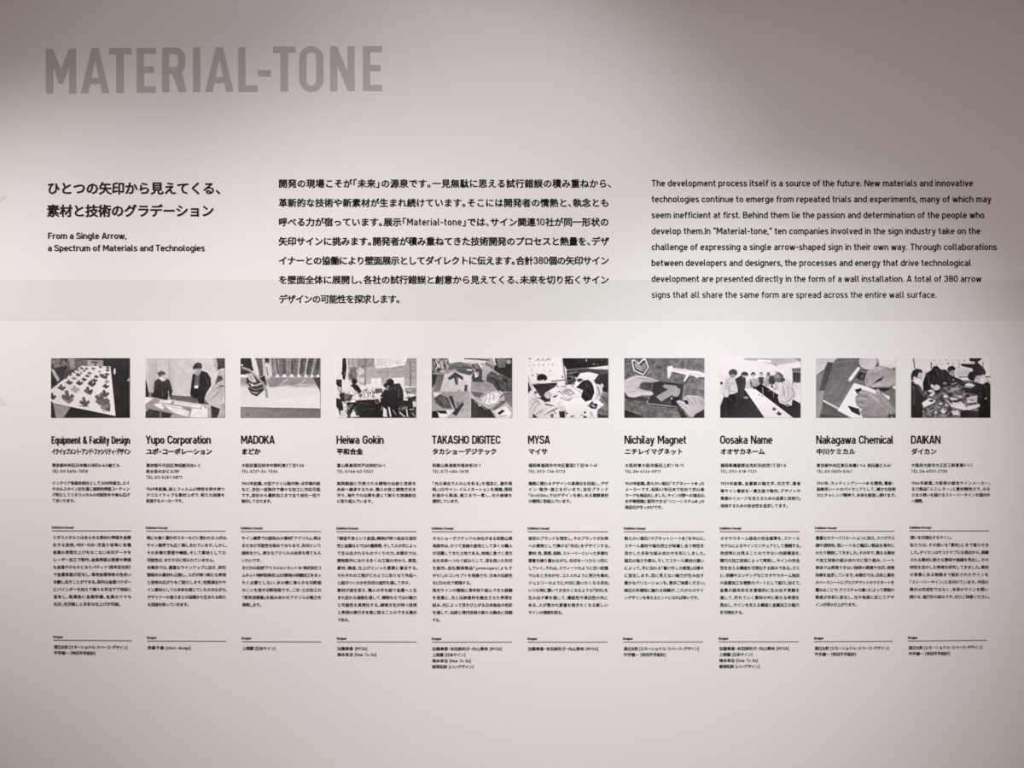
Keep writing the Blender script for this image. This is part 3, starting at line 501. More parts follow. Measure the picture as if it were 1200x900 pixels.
PICS[5] = (108, 1048, 96, 797, '''
p 240 90,90 1050,90 1050,800 90,800;p 42 512,90 1050,90 1050,186 800,212 562,232 530,180;n 14 30 530,97 1048,190;p 236 800,214 1050,184 1050,232 850,222;e 190 792,125 8,16;e 170 878,168 10,8;l 180 5 905,178 940,170;e 130 965,125 8,6;
p 74 560,236 800,216 850,224 1050,232 1050,400 930,300 720,272 650,400 562,412;n 60 20 560,240 700,400;
l 70 10 515,97 556,412;l 200 7 500,110 540,400;l 60 8 380,372 545,355;l 150 5 380,362 540,345;e 60 512,318 8,14;
l 90 7 205,132 232,102 242,132;l 110 6 262,132 280,104 302,130;l 80 8 318,127 350,100 366,125;l 150 5 375,120 390,100;l 50 10 115,103 150,103;l 120 5 130,130 140,145;
e 195 130,185 10,14;e 185 180,180 13,10;e 200 238,175 12,14;e 130 290,178 9,9;l 170 5 340,190 360,165;e 170 400,175 9,12;e 160 152,238 8,9;e 200 295,238 10,8;l 110 5 350,265 385,238;e 130 165,300 10,12;l 60 8 205,285 225,280 220,300;l 190 4 350,295 430,292;
e 40 272,328 58,46;p 40 212,362 235,310 332,310 335,350 268,352;p 226 235,362 300,350 302,385 250,392;
p 58 160,410 250,398 452,383 430,432 330,492 372,605 300,612 250,542 200,462;n 12 30 180,400 420,590;l 150 9 150,405 250,392;
p 62 100,335 125,400 150,470 120,502 100,535;l 120 6 105,280 160,470;
p 222 118,502 180,462 262,550 300,612 385,650 240,795 118,800;l 150 5 118,610 230,560;l 160 5 130,640 240,590;l 130 5 180,720 200,660 260,630;l 140 4 240,750 330,690;e 110 200,500 20,18;l 205 34 292,772 462,668;l 80 8 335,742 462,682;l 66 15 310,635 392,656;p 50 470,720 540,718 542,800 480,790;e 110 390,770 22,25;e 235 430,750 16,30;p 60 165,740 232,800 165,800;p 50 225,560 370,560 370,605 300,600;
e 205 345,530 44,42;l 110 5 320,520 355,500 380,540;e 200 560,490 42,40;l 140 5 520,480 550,520 600,520;l 120 5 590,470 640,500 600,560;l 130 5 640,440 690,480 740,470;l 150 5 530,560 600,575 650,550;l 120 6 545,590 620,575;n 22 18 400,420 760,600;p 70 400,542 452,530 446,552 405,556;l 90 8 440,410 470,440;l 70 8 540,395 560,410;
p 40 670,442 750,360 832,348 872,430 884,500 852,582 780,608 728,550 752,470 700,452;p 50 678,350 740,320 752,350 702,382;e 205 672,335 16,14;l 100 5 780,400 800,450;l 95 5 800,500 830,540;p 238 690,312 730,272 820,260 942,290 885,340 872,402 800,342 752,345 700,332;
p 52 878,362 932,290 1050,280 1050,500 980,492 970,432 930,402 900,402;e 208 970,420 22,26;p 212 898,400 950,432 980,492 950,602 888,582 910,482;p 120 968,500 1050,498 1050,785 918,762 918,702 1000,642 940,600;n 32 24 940,510 1048,760;p 60 915,745 1050,780 1050,800 920,800;p 55 818,642 860,600 925,642 905,692 840,684;e 225 880,620 14,12;l 225 10 830,610 900,560;l 200 6 850,640 900,670;
p 236 540,620 720,560 810,690 780,760 600,780 540,690;e 40 775,733 13,11;e 50 775,787 22,12;e 60 620,780 16,8;e 60 565,742 12,9;e 110 640,775 14,8;l 150 6 830,730 830,790;l 150 6 855,730 855,780;p 212 470,650 540,670 560,720 480,720;l 110 6 460,640 480,625''')
PICS[6] = (98, 1031, 98, 797, '''
p 118 90,90 1040,90 1040,800 90,800;n 28 22 98,98 1031,797;n 18 50 98,98 1031,797;b 2;p 95 90,90 1040,90 1040,106 90,106;
p 50 186,124 215,115 270,158 325,102 352,108 396,205 324,310 212,258 190,205;p 238 183,122 214,116 270,154 323,101 350,107 388,205 320,302 212,252 192,200;p 58 200,142 218,135 270,178 325,124 342,126 371,206 318,282 226,240 210,192;p 170 212,152 290,190 311,262 236,226 222,190;p 150 290,190 346,137 360,205 312,262;
l 55 12 655,268 840,300 1031,335;l 55 12 800,385 860,318;p 238 598,215 612,195 660,188 666,214 795,228 805,210 812,232 980,250 975,262 1040,275 1040,325 960,322 955,332 930,330 915,312 855,302 800,382 788,362 818,298 650,258 640,300 614,346 600,322;l 165 5 670,232 820,250;l 165 5 850,278 1000,300;l 130 4 835,240 970,255;
p 62 435,385 520,372 800,405 770,600 742,668 370,635 400,520;l 205 8 802,405 776,590;l 115 7 520,370 800,400;l 190 9 360,628 705,668;l 228 7 388,555 362,622;l 200 5 432,400 412,480;l 45 8 362,640 700,680;p 80 560,600 650,600 640,650 560,640;
p 170 465,548 600,470 615,460 570,455 540,425 572,405 700,420 716,446 752,462 745,510 716,550 665,545 660,525 530,607;l 60 9 545,435 575,460 612,462;l 60 9 718,436 752,440;
p 42 652,560 742,550 722,668 640,650;e 242 650,570 9,12;
p 66 98,540 330,548 385,578 365,602 130,592;b 2;p 202 90,360 170,320 240,298 350,312 515,365 430,382 330,372 290,392 262,450 330,475 420,488 442,520 410,537 300,535 220,560 150,552 90,480;p 82 292,402 330,385 432,388 412,462 350,470 290,460;l 150 10 260,330 330,340 460,370;l 160 8 230,440 290,485 400,505;
p 62 700,655 780,700 835,797 760,797;b 1;p 198 700,605 740,588 792,612 790,562 832,530 980,540 1040,580 1040,700 960,742 900,785 850,782 780,692;p 55 785,592 830,588 852,632 820,642;l 150 7 900,550 940,640;l 155 7 965,560 1000,640;l 160 6 740,620 830,690;p 52 925,752 1040,690 1040,800 895,800;
p 52 90,702 200,735 345,800 90,800''')
PICS[7] = (100, 1036, 98, 797, '''
p 228 90,90 1040,90 1040,800 90,800;p 185 340,90 1040,90 1040,135 760,185 560,135 400,120;b 14;p 150 940,90 1040,90 1040,150;p 130 700,165 740,175 770,205;b 5;p 248 530,115 692,125 690,150 530,138;
p 70 940,265 1040,270 1040,392 943,380;p 112 928,222 1040,212 1040,268 940,262;p 90 935,380 950,380 945,430;p 226 960,390 1040,384 1040,612 985,572;
p 48 150,530 290,500 400,470 620,800 90,800 90,680 110,640;n 7 40 100,540 600,797;p 40 480,462 560,390 642,440 762,520 962,592 1040,632 1040,800 950,800;p 238 388,468 512,460 955,800 618,800;l 50 7 515,460 958,797;p 228 98,520 152,520 98,662;p 60 98,378 130,378 130,408 98,408;
p 38 175,525 275,520 272,700 250,782 190,778;p 50 285,500 382,480 372,640 330,680 300,640;p 60 240,690 290,700 280,720;
p 212 165,342 220,318 275,350 302,430 280,512 200,527 192,557 150,552 110,480;l 150 6 190,430 200,480 270,490;l 160 6 200,400 260,390;l 160 5 180,350 200,400;e 74 250,272 50,44;e 150 248,308 32,22;
p 60 272,345 340,303 395,330 402,400 380,482 375,562 310,562 300,430;e 66 385,290 42,30;p 195 355,300 420,305 400,328 365,325;e 165 400,560 30,12;
p 206 400,400 432,345 470,455 388,457;e 66 484,288 26,26;e 190 486,302 16,18;p 172 438,345 542,335 572,400 510,442 450,430;l 95 6 485,330 488,352;l 80 8 448,380 470,435;l 120 5 500,380 530,410;p 55 455,430 520,430 490,455;
e 185 578,290 20,20;e 110 578,272 18,10;p 72 540,322 602,320 602,402 560,402;p 188 600,335 650,298 692,400 640,442 602,402;e 125 660,290 22,28;l 130 5 640,360 670,410;
e 68 705,355 46,54;e 112 778,328 58,58;e 150 760,310 30,25;p 70 790,360 842,330 858,350 830,405;p 212 830,372 880,350 952,430 988,540 940,582 930,652 870,652 788,620 768,560 802,450;l 150 6 820,560 840,480;l 150 6 880,430 900,520 860,600;l 160 5 920,520 965,560;l 140 5 840,620 900,600;e 130 880,648 22,18;p 205 735,380 800,400 780,480 730,470;l 100 5 745,400 755,450;p 225 668,440 772,480 762,512 680,470;p 60 690,415 715,415 712,440 690,440;l 210 5 665,470 665,490;l 215 5 718,490 718,560;
a 50 728,692 52,42;a 50 785,745 64,46;e 120 552,528 13,6;e 120 588,543 13,6;e 190 520,575 8,6;e 185 558,578 7,6;e 200 500,508 6,4''')
PICS[8] = (105, 1029, 98, 796, '''
p 116 90,90 1040,90 1040,800 90,800;n 7 30 105,98 1029,796;p 192 90,90 365,90 300,152 238,150 200,232 90,310;p 130 90,320 205,250 150,480 90,560;p 78 238,145 300,152 262,300 205,480 140,480 190,300;p 148 90,480 200,480 150,800 90,800;l 110 6 260,300 205,590;
p 98 195,612 500,792 150,800;l 218 18 190,594 372,692;p 78 150,745 330,770 500,800 150,800;l 130 4 380,480 290,590;l 60 8 365,97 590,100;l 70 6 590,100 602,200;
e 48 712,158 112,88;e 192 706,145 106,90;p 212 805,90 1040,90 1040,245 900,200 835,195;l 150 8 820,100 840,190;e 75 1010,222 22,10;
p 230 590,203 622,212 505,380 468,360;l 60 5 625,215 508,384;p 52 610,260 692,285 652,368 563,325;l 165 6 652,295 625,330;
p 234 545,390 690,430 965,550 945,592 800,522 640,800 530,800 355,710;l 60 6 470,345 540,390;p 45 553,467 626,448 652,520 590,527;p 48 470,650 602,690 622,772 520,727;l 235 22 690,460 780,505;
p 110 965,450 1040,415 1040,700 960,600;p 46 720,435 985,450 900,490 830,480;
p 165 678,305 720,232 830,192 900,200 1040,262 1040,392 945,432 760,445 728,425 800,375 862,345 838,330 725,432 688,424 675,370;p 45 732,425 830,345 892,318 862,360 790,388;l 120 7 740,350 840,280;l 195 12 770,250 860,225;l 185 12 760,412 860,400;p 215 985,440 1040,395 1040,480;
p 152 560,562 575,530 640,540 600,500 640,465 700,482 800,522 800,470 820,452 842,470 862,520 1040,700 1040,745 932,762 900,800 650,788 610,725 650,702 575,652 560,602;l 112 7 572,545 700,548;l 108 7 580,612 660,622;l 110 7 600,690 660,660;l 185 16 720,520 880,620;l 180 12 600,635 640,640;l 130 8 820,560 920,680;
e 62 985,765 50,34;n 60 16 930,720 1029,796;p 120 1000,480 1029,500 1029,690 985,620''')
PICS[9] = (116, 1042, 98, 795, '''
p 206 90,90 1050,90 1050,800 90,800;p 182 640,190 832,240 782,305 640,305;b 6;l 85 13 143,90 162,225;l 80 13 350,150 352,222;l 110 9 955,140 955,200;
e 105 390,125 8,7;e 120 455,125 7,6;e 100 530,122 8,7;e 115 600,128 7,6;e 120 665,132 7,6;e 100 738,130 9,8;e 110 480,172 8,6;l 60 9 550,150 545,178;e 110 600,160 7,6;e 130 420,175 7,6;e 100 670,200 7,7;l 160 4 360,130 360,180;
l 65 12 670,320 1042,318;l 90 6 990,330 1042,385;
p 88 240,485 560,370 740,355 1050,400 1050,800 240,800;n 55 26 240,380 900,795;n 30 12 300,400 900,795;p 205 690,335 770,345 780,360 700,360;
p 40 255,380 290,280 350,240 378,195 420,190 452,220 470,235 520,232 600,310 705,350 742,405 720,440 640,372 560,425 440,445 350,400 340,482 258,482;n 10 30 260,240 600,440;e 120 285,290 8,20;l 110 4 375,300 380,330;
e 148 592,256 38,48;p 42 538,235 552,200 600,188 637,215 627,240 572,250 560,270;l 60 5 575,262 610,268;p 50 600,290 625,300 620,330;e 190 612,352 8,8;
e 180 412,440 44,34;l 50 14 385,400 400,430;e 185 345,505 46,38;p 48 290,500 320,480 380,500 350,510 320,540;e 120 510,392 25,14;
p 44 828,140 790,98 790,90 942,90 938,112 890,150 960,210 992,270 962,312 850,292 828,220 700,190 700,165 830,170;e 152 680,172 14,12;e 172 838,152 24,22;p 42 795,95 890,95 880,140 800,135;
p 38 828,382 950,402 1010,372 1050,420 1050,800 900,800 900,640 868,520 740,500 735,410;n 8 40 880,420 1040,790;p 176 858,312 930,300 962,290 1004,372 950,404 890,385 862,352;p 205 940,310 965,292 1002,370 950,402 920,380;p 40 772,312 800,262 860,250 935,290 868,312 852,372 798,355;l 70 5 860,325 895,330;
e 188 800,420 60,26;n 50 16 740,390 870,450;p 175 760,562 890,530 885,612 770,622;p 50 790,580 850,590 830,600;
p 200 562,622 700,602 762,660 912,630 922,662 770,712 640,682 580,662;l 90 6 740,660 780,672;p 44 690,735 760,700 900,720 900,800 690,800;e 205 987,570 10,9;
p 40 90,370 170,368 240,450 270,560 252,640 250,800 90,800;l 110 8 190,400 260,540;e 176 205,305 50,66;e 200 190,375 40,30;p 42 116,300 135,250 180,222 240,235 256,268 205,268 190,330 152,312 150,352 116,362;e 180 155,335 14,18;l 60 5 195,325 245,335;
p 208 240,622 330,562 402,590 392,612 340,642 262,668;p 55 320,590 370,580 380,605 340,610;
a 205 492,715 70,56;e 205 462,630 20,12;e 200 405,728 12,14;p 198 585,720 660,705 680,750 610,765;e 198 520,545 30,16;e 190 600,572 32,15;e 180 690,550 25,16;e 150 620,460 48,18;e 50 575,530 28,18;e 48 640,606 36,10;l 205 9 525,598 550,600 570,640;a 180 530,645 50,44;l 190 7 660,450 680,460;e 205 640,575 14,10''')


DETAIL = {
 0: '''l 150 5 560,330 590,345;l 140 6 270,500 320,560;l 60 5 300,630 362,590;l 60 6 700,712 790,715;l 60 7 430,655 540,660;l 130 5 500,470 560,520;l 150 5 108,130 200,110;l 170 6 150,190 260,180;l 40 8 800,200 860,770''',
 1: '''l 150 7 985,240 955,320;l 155 7 1000,440 930,520 850,600;l 160 6 900,430 870,520;l 150 6 1010,470 985,600;l 235 6 935,130 950,200;l 70 6 215,430 230,540;l 35 6 350,400 372,480;l 80 5 700,300 690,410;l 60 6 765,300 790,420;l 200 5 480,615 740,655;l 190 5 320,640 600,710;l 120 5 620,785 650,690;l 140 6 107,640 250,590;e 230 300,340 22,16;l 120 5 800,300 840,400''',
 2: '''l 185 7 655,350 575,415;l 180 6 868,352 800,412;l 200 5 695,470 585,578;l 200 5 925,468 862,572;l 250 5 545,442 672,442;l 70 12 520,110 545,280;l 70 10 612,110 622,280;l 66 14 700,110 700,280;l 66 14 815,110 800,280;l 60 14 905,110 880,280;l 60 10 1000,130 960,290;l 225 6 455,100 468,300;l 240 6 795,98 772,290;l 235 6 883,98 855,290;l 30 7 195,360 240,400;l 235 6 225,425 300,420 355,395;l 30 7 200,455 270,485 370,455;l 225 5 245,500 300,500;l 40 6 250,530 300,520;l 90 6 245,300 300,380;l 235 7 280,120 320,290;l 60 8 405,200 420,300''',
 3: '''l 70 9 100,350 168,352;l 60 7 120,440 160,520;l 70 8 300,440 345,500 395,560;l 235 7 350,560 420,575;l 80 8 430,470 430,560;l 70 7 470,490 475,550;l 60 8 520,470 540,560;l 230 7 200,640 260,700;l 225 6 240,660 300,640;l 60 8 200,700 240,760;l 90 6 380,620 500,640;l 80 6 400,700 560,690;l 240 6 865,690 930,670;l 230 8 950,700 1010,690;l 235 7 985,740 1020,780;l 60 7 900,480 960,500 1030,470;l 70 8 905,570 960,540;l 240 8 600,545 640,560;l 200 6 640,660 625,700;l 80 7 710,470 760,440 800,470;l 120 6 820,420 835,480 830,560;l 30 10 880,600 1030,600;l 60 5 240,100 250,190;l 90 6 330,220 345,330;l 70 7 270,230 290,330;l 235 5 600,420 640,400;e 60 450,470 12,10;e 50 395,530 10,14;e 70 500,505 12,10;e 55 545,500 10,16;l 220 6 170,610 210,640;l 230 7 305,740 330,770;l 235 6 640,760 700,780;l 225 6 760,700 800,760''',
 4: '''l 60 9 130,110 160,180 130,240;l 240 9 160,150 200,210;l 50 8 250,120 240,190 270,240;l 235 8 290,110 270,150;l 70 7 180,250 240,230;l 50 6 300,325 372,272 460,325;l 170 5 385,300 400,390;l 40 8 575,200 640,240 630,290;l 200 6 600,170 640,190;l 150 7 430,160 520,190;l 60 6 460,180 560,225;l 70 6 450,250 560,280;l 130 7 760,290 860,320 950,340;l 50 9 770,330 850,360 900,440;l 120 6 890,330 960,400 1020,400;l 45 8 920,320 990,390 980,450;l 120 6 900,400 950,470;l 40 7 860,380 900,470;l 50 7 170,580 230,640;l 130 6 190,560 250,650;l 140 6 240,550 300,650;l 45 6 270,560 320,650;l 225 6 330,700 300,740;l 180 6 430,500 400,560;l 200 5 500,700 540,640;l 110 5 740,520 730,600;l 100 5 780,510 770,620;l 110 5 820,510 830,600;l 90 6 700,580 720,620;l 60 8 890,610 950,600;l 235 6 960,650 1000,700;l 60 6 880,780 980,770;l 190 7 600,600 740,700''',
 5: '''l 60 6 560,260 640,250;l 180 6 570,280 680,262;l 190 5 575,310 660,330;l 180 5 600,360 640,340;l 90 8 410,430 450,400;l 50 8 500,430 560,425;l 60 7 460,480 520,520;l 90 6 480,560 600,600;l 100 5 520,500 600,460 660,520;l 70 6 580,540 640,510;l 90 5 700,480 740,520;l 60 6 620,420 660,400;l 60 6 600,400 640,440;l 120 6 150,560 250,640;l 110 5 130,700 200,600;l 100 6 200,760 280,700;l 130 6 180,520 240,620;l 70 7 360,650 420,660;l 60 8 400,700 440,760;l 80 5 780,390 830,430 860,520;l 110 5 760,440 790,520 830,560;l 70 6 920,520 990,560 1040,640;l 170 6 960,560 1020,640;l 180 6 940,650 1020,700;l 60 7 920,430 950,520;l 40 8 800,650 870,690;l 235 7 850,650 890,670;l 110 5 830,720 880,790;l 60 5 720,760 760,770;l 60 6 540,700 560,780''',
 6: '''l 235 7 130,370 240,310 345,322;l 140 6 150,500 240,480;l 160 6 120,440 200,420;l 225 8 310,500 420,505;l 130 7 300,535 415,540;l 235 7 750,600 860,680;l 225 6 840,545 960,550;l 130 6 830,560 860,600 900,640;l 140 6 1000,590 1025,650;l 120 7 780,690 850,775;l 60 6 440,400 520,385;l 95 6 590,610 640,640;l 85 12 120,600 320,640;l 150 8 850,420 1000,470;l 90 9 400,690 640,760''',
 7: '''l 110 6 210,420 205,520;l 130 6 180,380 170,470;l 235 6 215,370 260,380;l 100 6 285,360 300,430;l 120 6 130,500 150,540;l 35 6 225,530 230,690;l 90 5 330,330 380,350;l 90 5 310,400 330,470;l 60 7 455,360 470,420;l 230 5 460,350 520,400;l 110 6 615,360 640,430;l 90 7 640,330 655,400;l 60 7 700,430 740,470;l 235 7 850,370 930,430;l 120 6 830,430 850,560;l 110 6 930,440 960,520 900,600;l 100 5 800,600 850,620 900,590;l 60 7 740,260 800,275 830,330;l 235 6 870,370 850,450;l 40 6 430,560 560,720;l 90 6 200,560 240,600;l 40 6 640,480 720,540;l 225 6 590,440 600,520''',
 8: '''l 200 10 700,260 800,210 900,215;l 100 7 690,330 700,400;l 115 7 720,300 770,290 830,270;l 195 8 740,425 900,410 1000,360;l 105 6 860,330 900,300;l 185 8 610,495 700,505;l 190 8 590,560 700,580;l 180 9 620,660 720,640;l 100 7 600,530 690,540;l 100 7 575,600 640,610;l 95 7 620,705 690,700;l 175 8 760,560 860,640 940,720;l 105 9 640,770 760,790 880,780;l 110 8 850,500 960,610 1020,700;l 225 7 590,520 610,500;l 200 7 815,470 840,520;l 225 6 955,750 1010,740;l 220 5 960,775 1000,790;l 220 5 960,730 985,740;l 140 5 270,520 480,210;l 95 5 300,640 480,420;l 150 4 330,150 520,130''',
 9: '''l 90 6 300,270 330,330 320,420;l 80 6 400,230 440,300;l 75 6 480,260 500,360;l 90 6 540,300 570,350;l 25 8 350,260 350,380;l 100 5 140,420 160,520 150,640;l 90 5 200,420 230,520;l 80 5 920,440 930,560;l 75 5 990,430 1000,560;l 230 7 265,640 330,600;l 225 7 390,420 430,440;l 225 6 320,490 365,490;l 225 6 345,520 375,500;l 40 8 560,600 600,640;l 220 8 790,555 880,545;l 225 8 780,605 860,610;l 60 7 500,420 560,450;l 160 7 580,400 640,390;l 150 7 640,480 700,500;l 40 8 440,560 500,600;l 40 9 540,690 600,700;l 210 7 340,720 380,700;l 170 7 300,690 330,720;l 45 9 420,680 450,700;l 200 6 700,560 730,570;l 225 8 640,650 740,670;l 60 7 740,420 800,440;l 235 6 780,420 840,415;l 60 6 800,435 860,432;l 35 8 690,760 800,720''',
}
def raster(idx):
    """paints one flat monochrome print; coordinates are tenths of a photograph pixel inside a 115 x 90 crop"""
    W_, H_ = 372, 280
    X0, X1, Y0, Y1, ops = PICS[idx]
    xs = X0 + (np.arange(W_) + .5) / W_ * (X1 - X0); ys = Y0 + (np.arange(H_) + .5) / H_ * (Y1 - Y0)
    GX, GY = np.meshgrid(xs, ys); im = np.full((H_, W_), 200.0)
    rng = np.random.RandomState(idx + 3)
    def poly(g, P):
        P = np.array(P, float)
        ix = (xs >= P[:, 0].min() - 4) & (xs <= P[:, 0].max() + 4); iy = (ys >= P[:, 1].min() - 4) & (ys <= P[:, 1].max() + 4)
        if not ix.any() or not iy.any(): return
        sx, sy = GX[np.ix_(iy, ix)], GY[np.ix_(iy, ix)]; ins = np.zeros(sx.shape, bool)
        n = len(P)
        for i in range(n):
            (ax, ay), (bx, by) = P[i], P[(i + 1) % n]
            if ay == by: continue
            c = ((ay > sy) != (by > sy)) & (sx < (bx - ax) * (sy - ay) / (by - ay) + ax); ins ^= c
        v = im[np.ix_(iy, ix)]; bw, bh = np.ptp(P[:, 0]) + 1, np.ptp(P[:, 1]) + 1
        th = rng.uniform(0, 6.28); am = 11 if min(bw, bh) > 45 else 3
        gr = g + am * (np.cos(th) * (sx - P[:, 0].mean()) / bw + np.sin(th) * (sy - P[:, 1].mean()) / bh) * 2
        v[ins] = gr[ins]; im[np.ix_(iy, ix)] = v
    def line(g, wd, P):
        for (ax, ay), (bx, by) in zip(P, P[1:]):
            l = math.hypot(bx - ax, by - ay) or 1; nx, ny = -(by - ay) / l * wd / 2, (bx - ax) / l * wd / 2
            poly(g, [(ax + nx, ay + ny), (bx + nx, by + ny), (bx - nx, by - ny), (ax - nx, ay - ny)])
        for x, y in P[1:-1]: poly(g, [(x + wd / 2 * math.cos(t), y + wd / 2 * math.sin(t)) for t in np.arange(0, 6.28, .8)])
    for op in (ops + ';' + DETAIL[idx]).split(';'):
        tk = op.split()
        if not tk: continue
        k = tk[0]
        pts = [tuple(float(q) for q in s.split(',')) for s in tk[1:] if ',' in s]; g = float(tk[1])
        if k == 'p': poly(g, pts)
        elif k == 'l': line(g, float(tk[2]), pts)
        elif k == 'e':
            (cx, cy), (rx, ry) = pts
            poly(g, [(cx + rx * math.cos(t), cy + ry * math.sin(t)) for t in np.linspace(0, 2 * math.pi, 20, endpoint=False)])
        elif k == 'a':                                   # small arrow lying on a table
            (cx, cy), (aw, ah) = pts
            line(g, aw * .27, [(cx - aw * .12, cy - ah * .5), (cx + aw * .05, cy + ah * .25)])
            line(g, aw * .27, [(cx - aw * .42, cy - ah * .08), (cx + aw * .06, cy + ah * .34), (cx + aw * .40, cy - ah * .12)])
        elif k == 'n':                                   # mottling inside a rectangle
            (ax, ay), (bx, by) = pts; cell = float(tk[2])
            nx, ny = int((bx - ax) / cell) + 2, int((by - ay) / cell) + 2; N = rng.uniform(-g, g, (ny, nx))
            m = (GX >= ax) & (GX <= bx) & (GY >= ay) & (GY <= by)
            fx, fy = (GX[m] - ax) / cell, (GY[m] - ay) / cell
            i, j = fx.astype(int), fy.astype(int); u, v = fx - i, fy - j
            im[m] += (N[j, i] * (1 - u) + N[j, i + 1] * u) * (1 - v) + (N[j + 1, i] * (1 - u) + N[j + 1, i + 1] * u) * v
        elif k == 'b':                                   # soften
            for _ in range(int(g)):
                q = np.pad(im, 1, mode='edge'); im[:] = (q[:-2, 1:-1] + q[2:, 1:-1] + q[1:-1, :-2] + q[1:-1, 2:] + 2 * im) / 6
    m0 = im.copy()                                        # print grain: fine blotches, stronger in the mid tones
    for cell, am in ((34, 7), (13, 7), (7, 6)):
        nx, ny = int((X1 - X0) / cell) + 2, int((Y1 - Y0) / cell) + 2; N = rng.uniform(-am, am, (ny, nx))
        fx, fy = (GX - X0) / cell, (GY - Y0) / cell; i, j = fx.astype(int), fy.astype(int); u, v = fx - i, fy - j
        im += ((N[j, i] * (1 - u) + N[j, i + 1] * u) * (1 - v) + (N[j + 1, i] * (1 - u) + N[j + 1, i + 1] * u) * v) * np.clip(1.25 - np.abs(m0 - 120) / 120, .2, 1)
    for _ in range(1):
        q = np.pad(im, 1, mode='edge'); im[:] = (q[:-2, 1:-1] + q[2:, 1:-1] + q[1:-1, :-2] + q[1:-1, 2:] + 2 * im) / 6
    im = im.reshape(H_ // 2, 2, W_ // 2, 2).mean((1, 3))
    im += rng.uniform(-3, 3, im.shape)
    im = 128 + (im - 128) * 1.06 - 3
    return np.clip(im, 14, 250)
def photo(idx, x0, x1, y0, y1, label):
    im = raster(idx); H_, W_ = im.shape
    cx, cz = WX((x0 + x1) / 2), WZ(y1)
    gx = np.linspace(WX(x0), WX(x1), W_) - cx; gz = np.linspace(WZ(y0), WZ(y1), H_) - cz
    XX, ZZ = np.meshgrid(gx, gz); n = W_ * H_
    V = np.stack([XX.ravel(), np.full(n, -0.0009), ZZ.ravel()], 1)
    ii = np.arange(n).reshape(H_, W_)
    Fq = np.stack([ii[:-1, :-1].ravel(), ii[1:, :-1].ravel(), ii[1:, 1:].ravel(), ii[:-1, 1:].ravel()], 1)
    rim = [(0, 0), (0, W_ - 1), (H_ - 1, W_ - 1), (H_ - 1, 0)]
    back = np.array([(V[ii[r]][0], 0.0, V[ii[r]][2]) for r in rim]); V = np.vstack([V, back])
    faces = Fq.tolist()
    for a_, b_ in ((0, 1), (1, 2), (2, 3), (3, 0)): faces.append([int(ii[rim[a_]]), int(ii[rim[b_]]), n + b_, n + a_])
    me = bpy.data.meshes.new('photo_print'); me.from_pydata(V.tolist(), [], faces)
    g = im.ravel() / 255.0
    rgb = np.stack([g + .008, g - .006, g + .012 * (1 - g)], 1).clip(.02, 1)
    lin = np.where(rgb <= .04045, rgb / 12.92, ((rgb + .055) / 1.055) ** 2.4) * GAINS[idx]; lin = np.minimum(lin, .93)
    c = np.ones((len(V), 4), np.float32); c[:n, :3] = lin; c[n:, :3] = .5
    at_ = me.color_attributes.new('print', 'FLOAT_COLOR', 'POINT'); at_.data.foreach_set('color', c.ravel())
    o = link('photo_print', me, M_PRINT); o.location = (cx, 0, cz)
    return tag(o, label, 'photograph', 'monochrome photographs in a row')
GAINS = [1.02, 1, .98, .98, .98, .98, .97, 1.0, 1.15, 1.45]

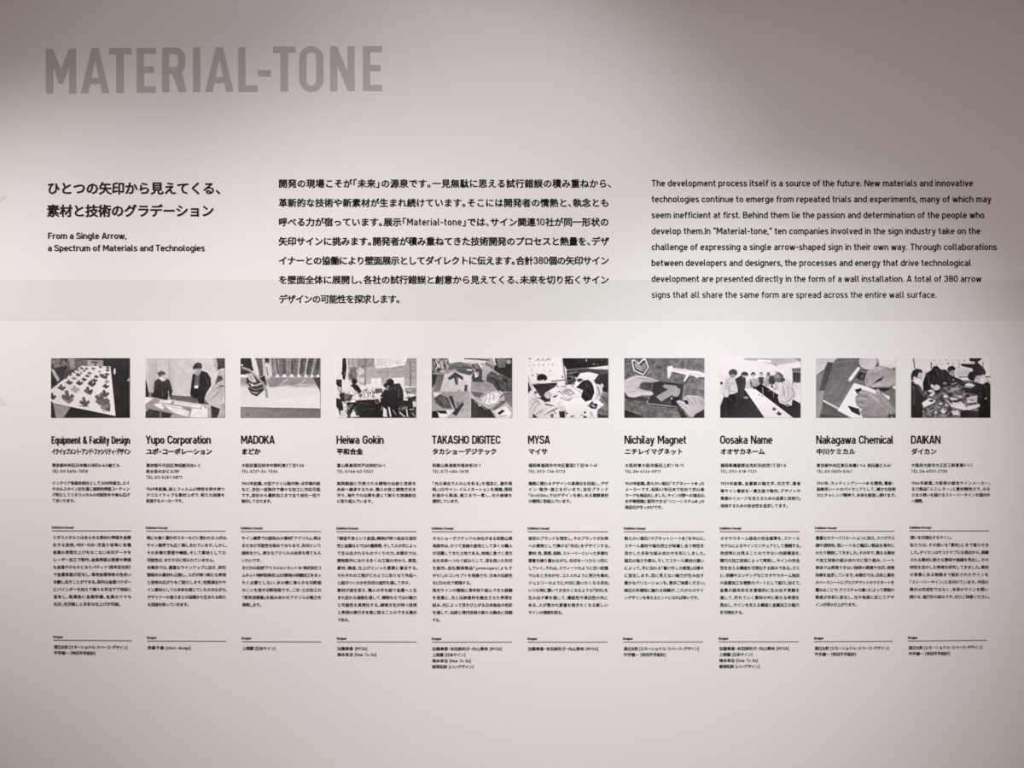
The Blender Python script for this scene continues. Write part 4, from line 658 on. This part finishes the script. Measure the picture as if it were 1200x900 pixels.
SUBJ = ['arrow models on a white table', 'two dark-jacketed people over papers', 'a machine tool beside fluted panels',
        'a person bent over a cluttered workshop', 'hands holding arrows in a collage', 'people around a whiteboard and table',
        'a grey arrow and a caliper', 'people lined up along a table', 'hands placing dark strips on paper', 'dark-clothed people leaning over a table']
for i, c in enumerate(COLS):
    x0, x1 = c['x']; sub = SUBJ[i]; sl = (c['r2'][3] - c['r2'][2]) / 93.0
    if PICS[i]: photo(i, x0, x1, 419.7, 489.5, 'small black-and-white photograph of ' + sub)
    t, a0, a1, cap = c['nm']
    h = thing('name_lettering', 'large black company name under photo of ' + sub, 'lettering', at(a0, 534), 'company names under the photographs')
    latin('text_line', h, t, a0, a1, 519.9, cap, .165 if cap > 9 else .155, word=.32)
    k = c['kn']; text_line('text_line', h, k[0], a0, k[1], 529.0 + 7.6 * .38, 7.6, 5.5, .15, G_NAME)
    h = thing('profile_lettering', 'address and short profile under photo of ' + sub, 'lettering', at(a0, 590), 'company profiles')
    def body(h, lines, x0, x1, y, step, em, slope=0.0, dx=0.0):
        for j, s in enumerate(lines):
            tx, _, e = s.partition('|'); e = float(e) if e else x1 + dx * j
            text_line('text_line', h, tx, x0 + dx * j, e, y + step * j + em * .38, em, em * .76, .15, G_FINE, slope, M_INK_SMALL)
    body(h, c['ad'], a0 + .2, x1, 545.3 + (-.2 if i in (0, 9) else 0), 6.95, 4.7)
    body(h, c['de'], a0 + .2, x1, c['dy'], c['ds'], 4.65)
    for key, word, lines, nme, lab, grp in (('r1', 'Exhibition Concept', c['co'], 'concept_lettering', 'long ruled concept text under photo of ', 'exhibition concept texts'),
                                       ('r2', 'Designer', c['ds2'], 'designer_lettering', 'bottommost short designer credit under photo of ', 'designer credits')):
        r = c[key]; ya = r[2]; yb = r[3] if key == 'r2' else r[2]
        h = thing(nme, lab + sub, 'lettering', at(r[0], ya + (85 if key == 'r1' else 30)), grp)
        slope = math.atan2(yb - ya, r[1] - r[0])
        latin('section_heading', h, word, r[0], r[0] + (25.4 if key == 'r1' else 11.2), ya - 2.5, 2.9, .19, M_INK_SMALL)
        wd = 1.05 if key == 'r1' else .95; L = (r[1] - r[0]) * PX; q = wd * PX / 2
        me = bpy.data.meshes.new('rule_line'); d_ = .0008
        me.from_pydata([(0,0,-q),(L,0,-q),(L,0,q),(0,0,q),(0,-d_,-q),(L,-d_,-q),(L,-d_,q),(0,-d_,q)], [],
                       [(4,5,6,7),(0,1,5,4),(1,2,6,5),(2,3,7,6),(3,0,4,7)])
        o = link('rule_line', me, M_RULE, h); o.location = Vector(at(r[0], ya)) - Vector(h.location); o.rotation_euler = (0, slope, 0)
        if key == 'r1':
            body(h, lines, r[0] + .6, r[1] + .4, ya + 7.8, 8.68, 4.7, 0.0, (c['r2'][0] - c['r1'][0]) / 15.0)
        else:
            body(h, lines, r[0] + .3, r[1], ya + 7.9, 7.0, 4.7, slope)
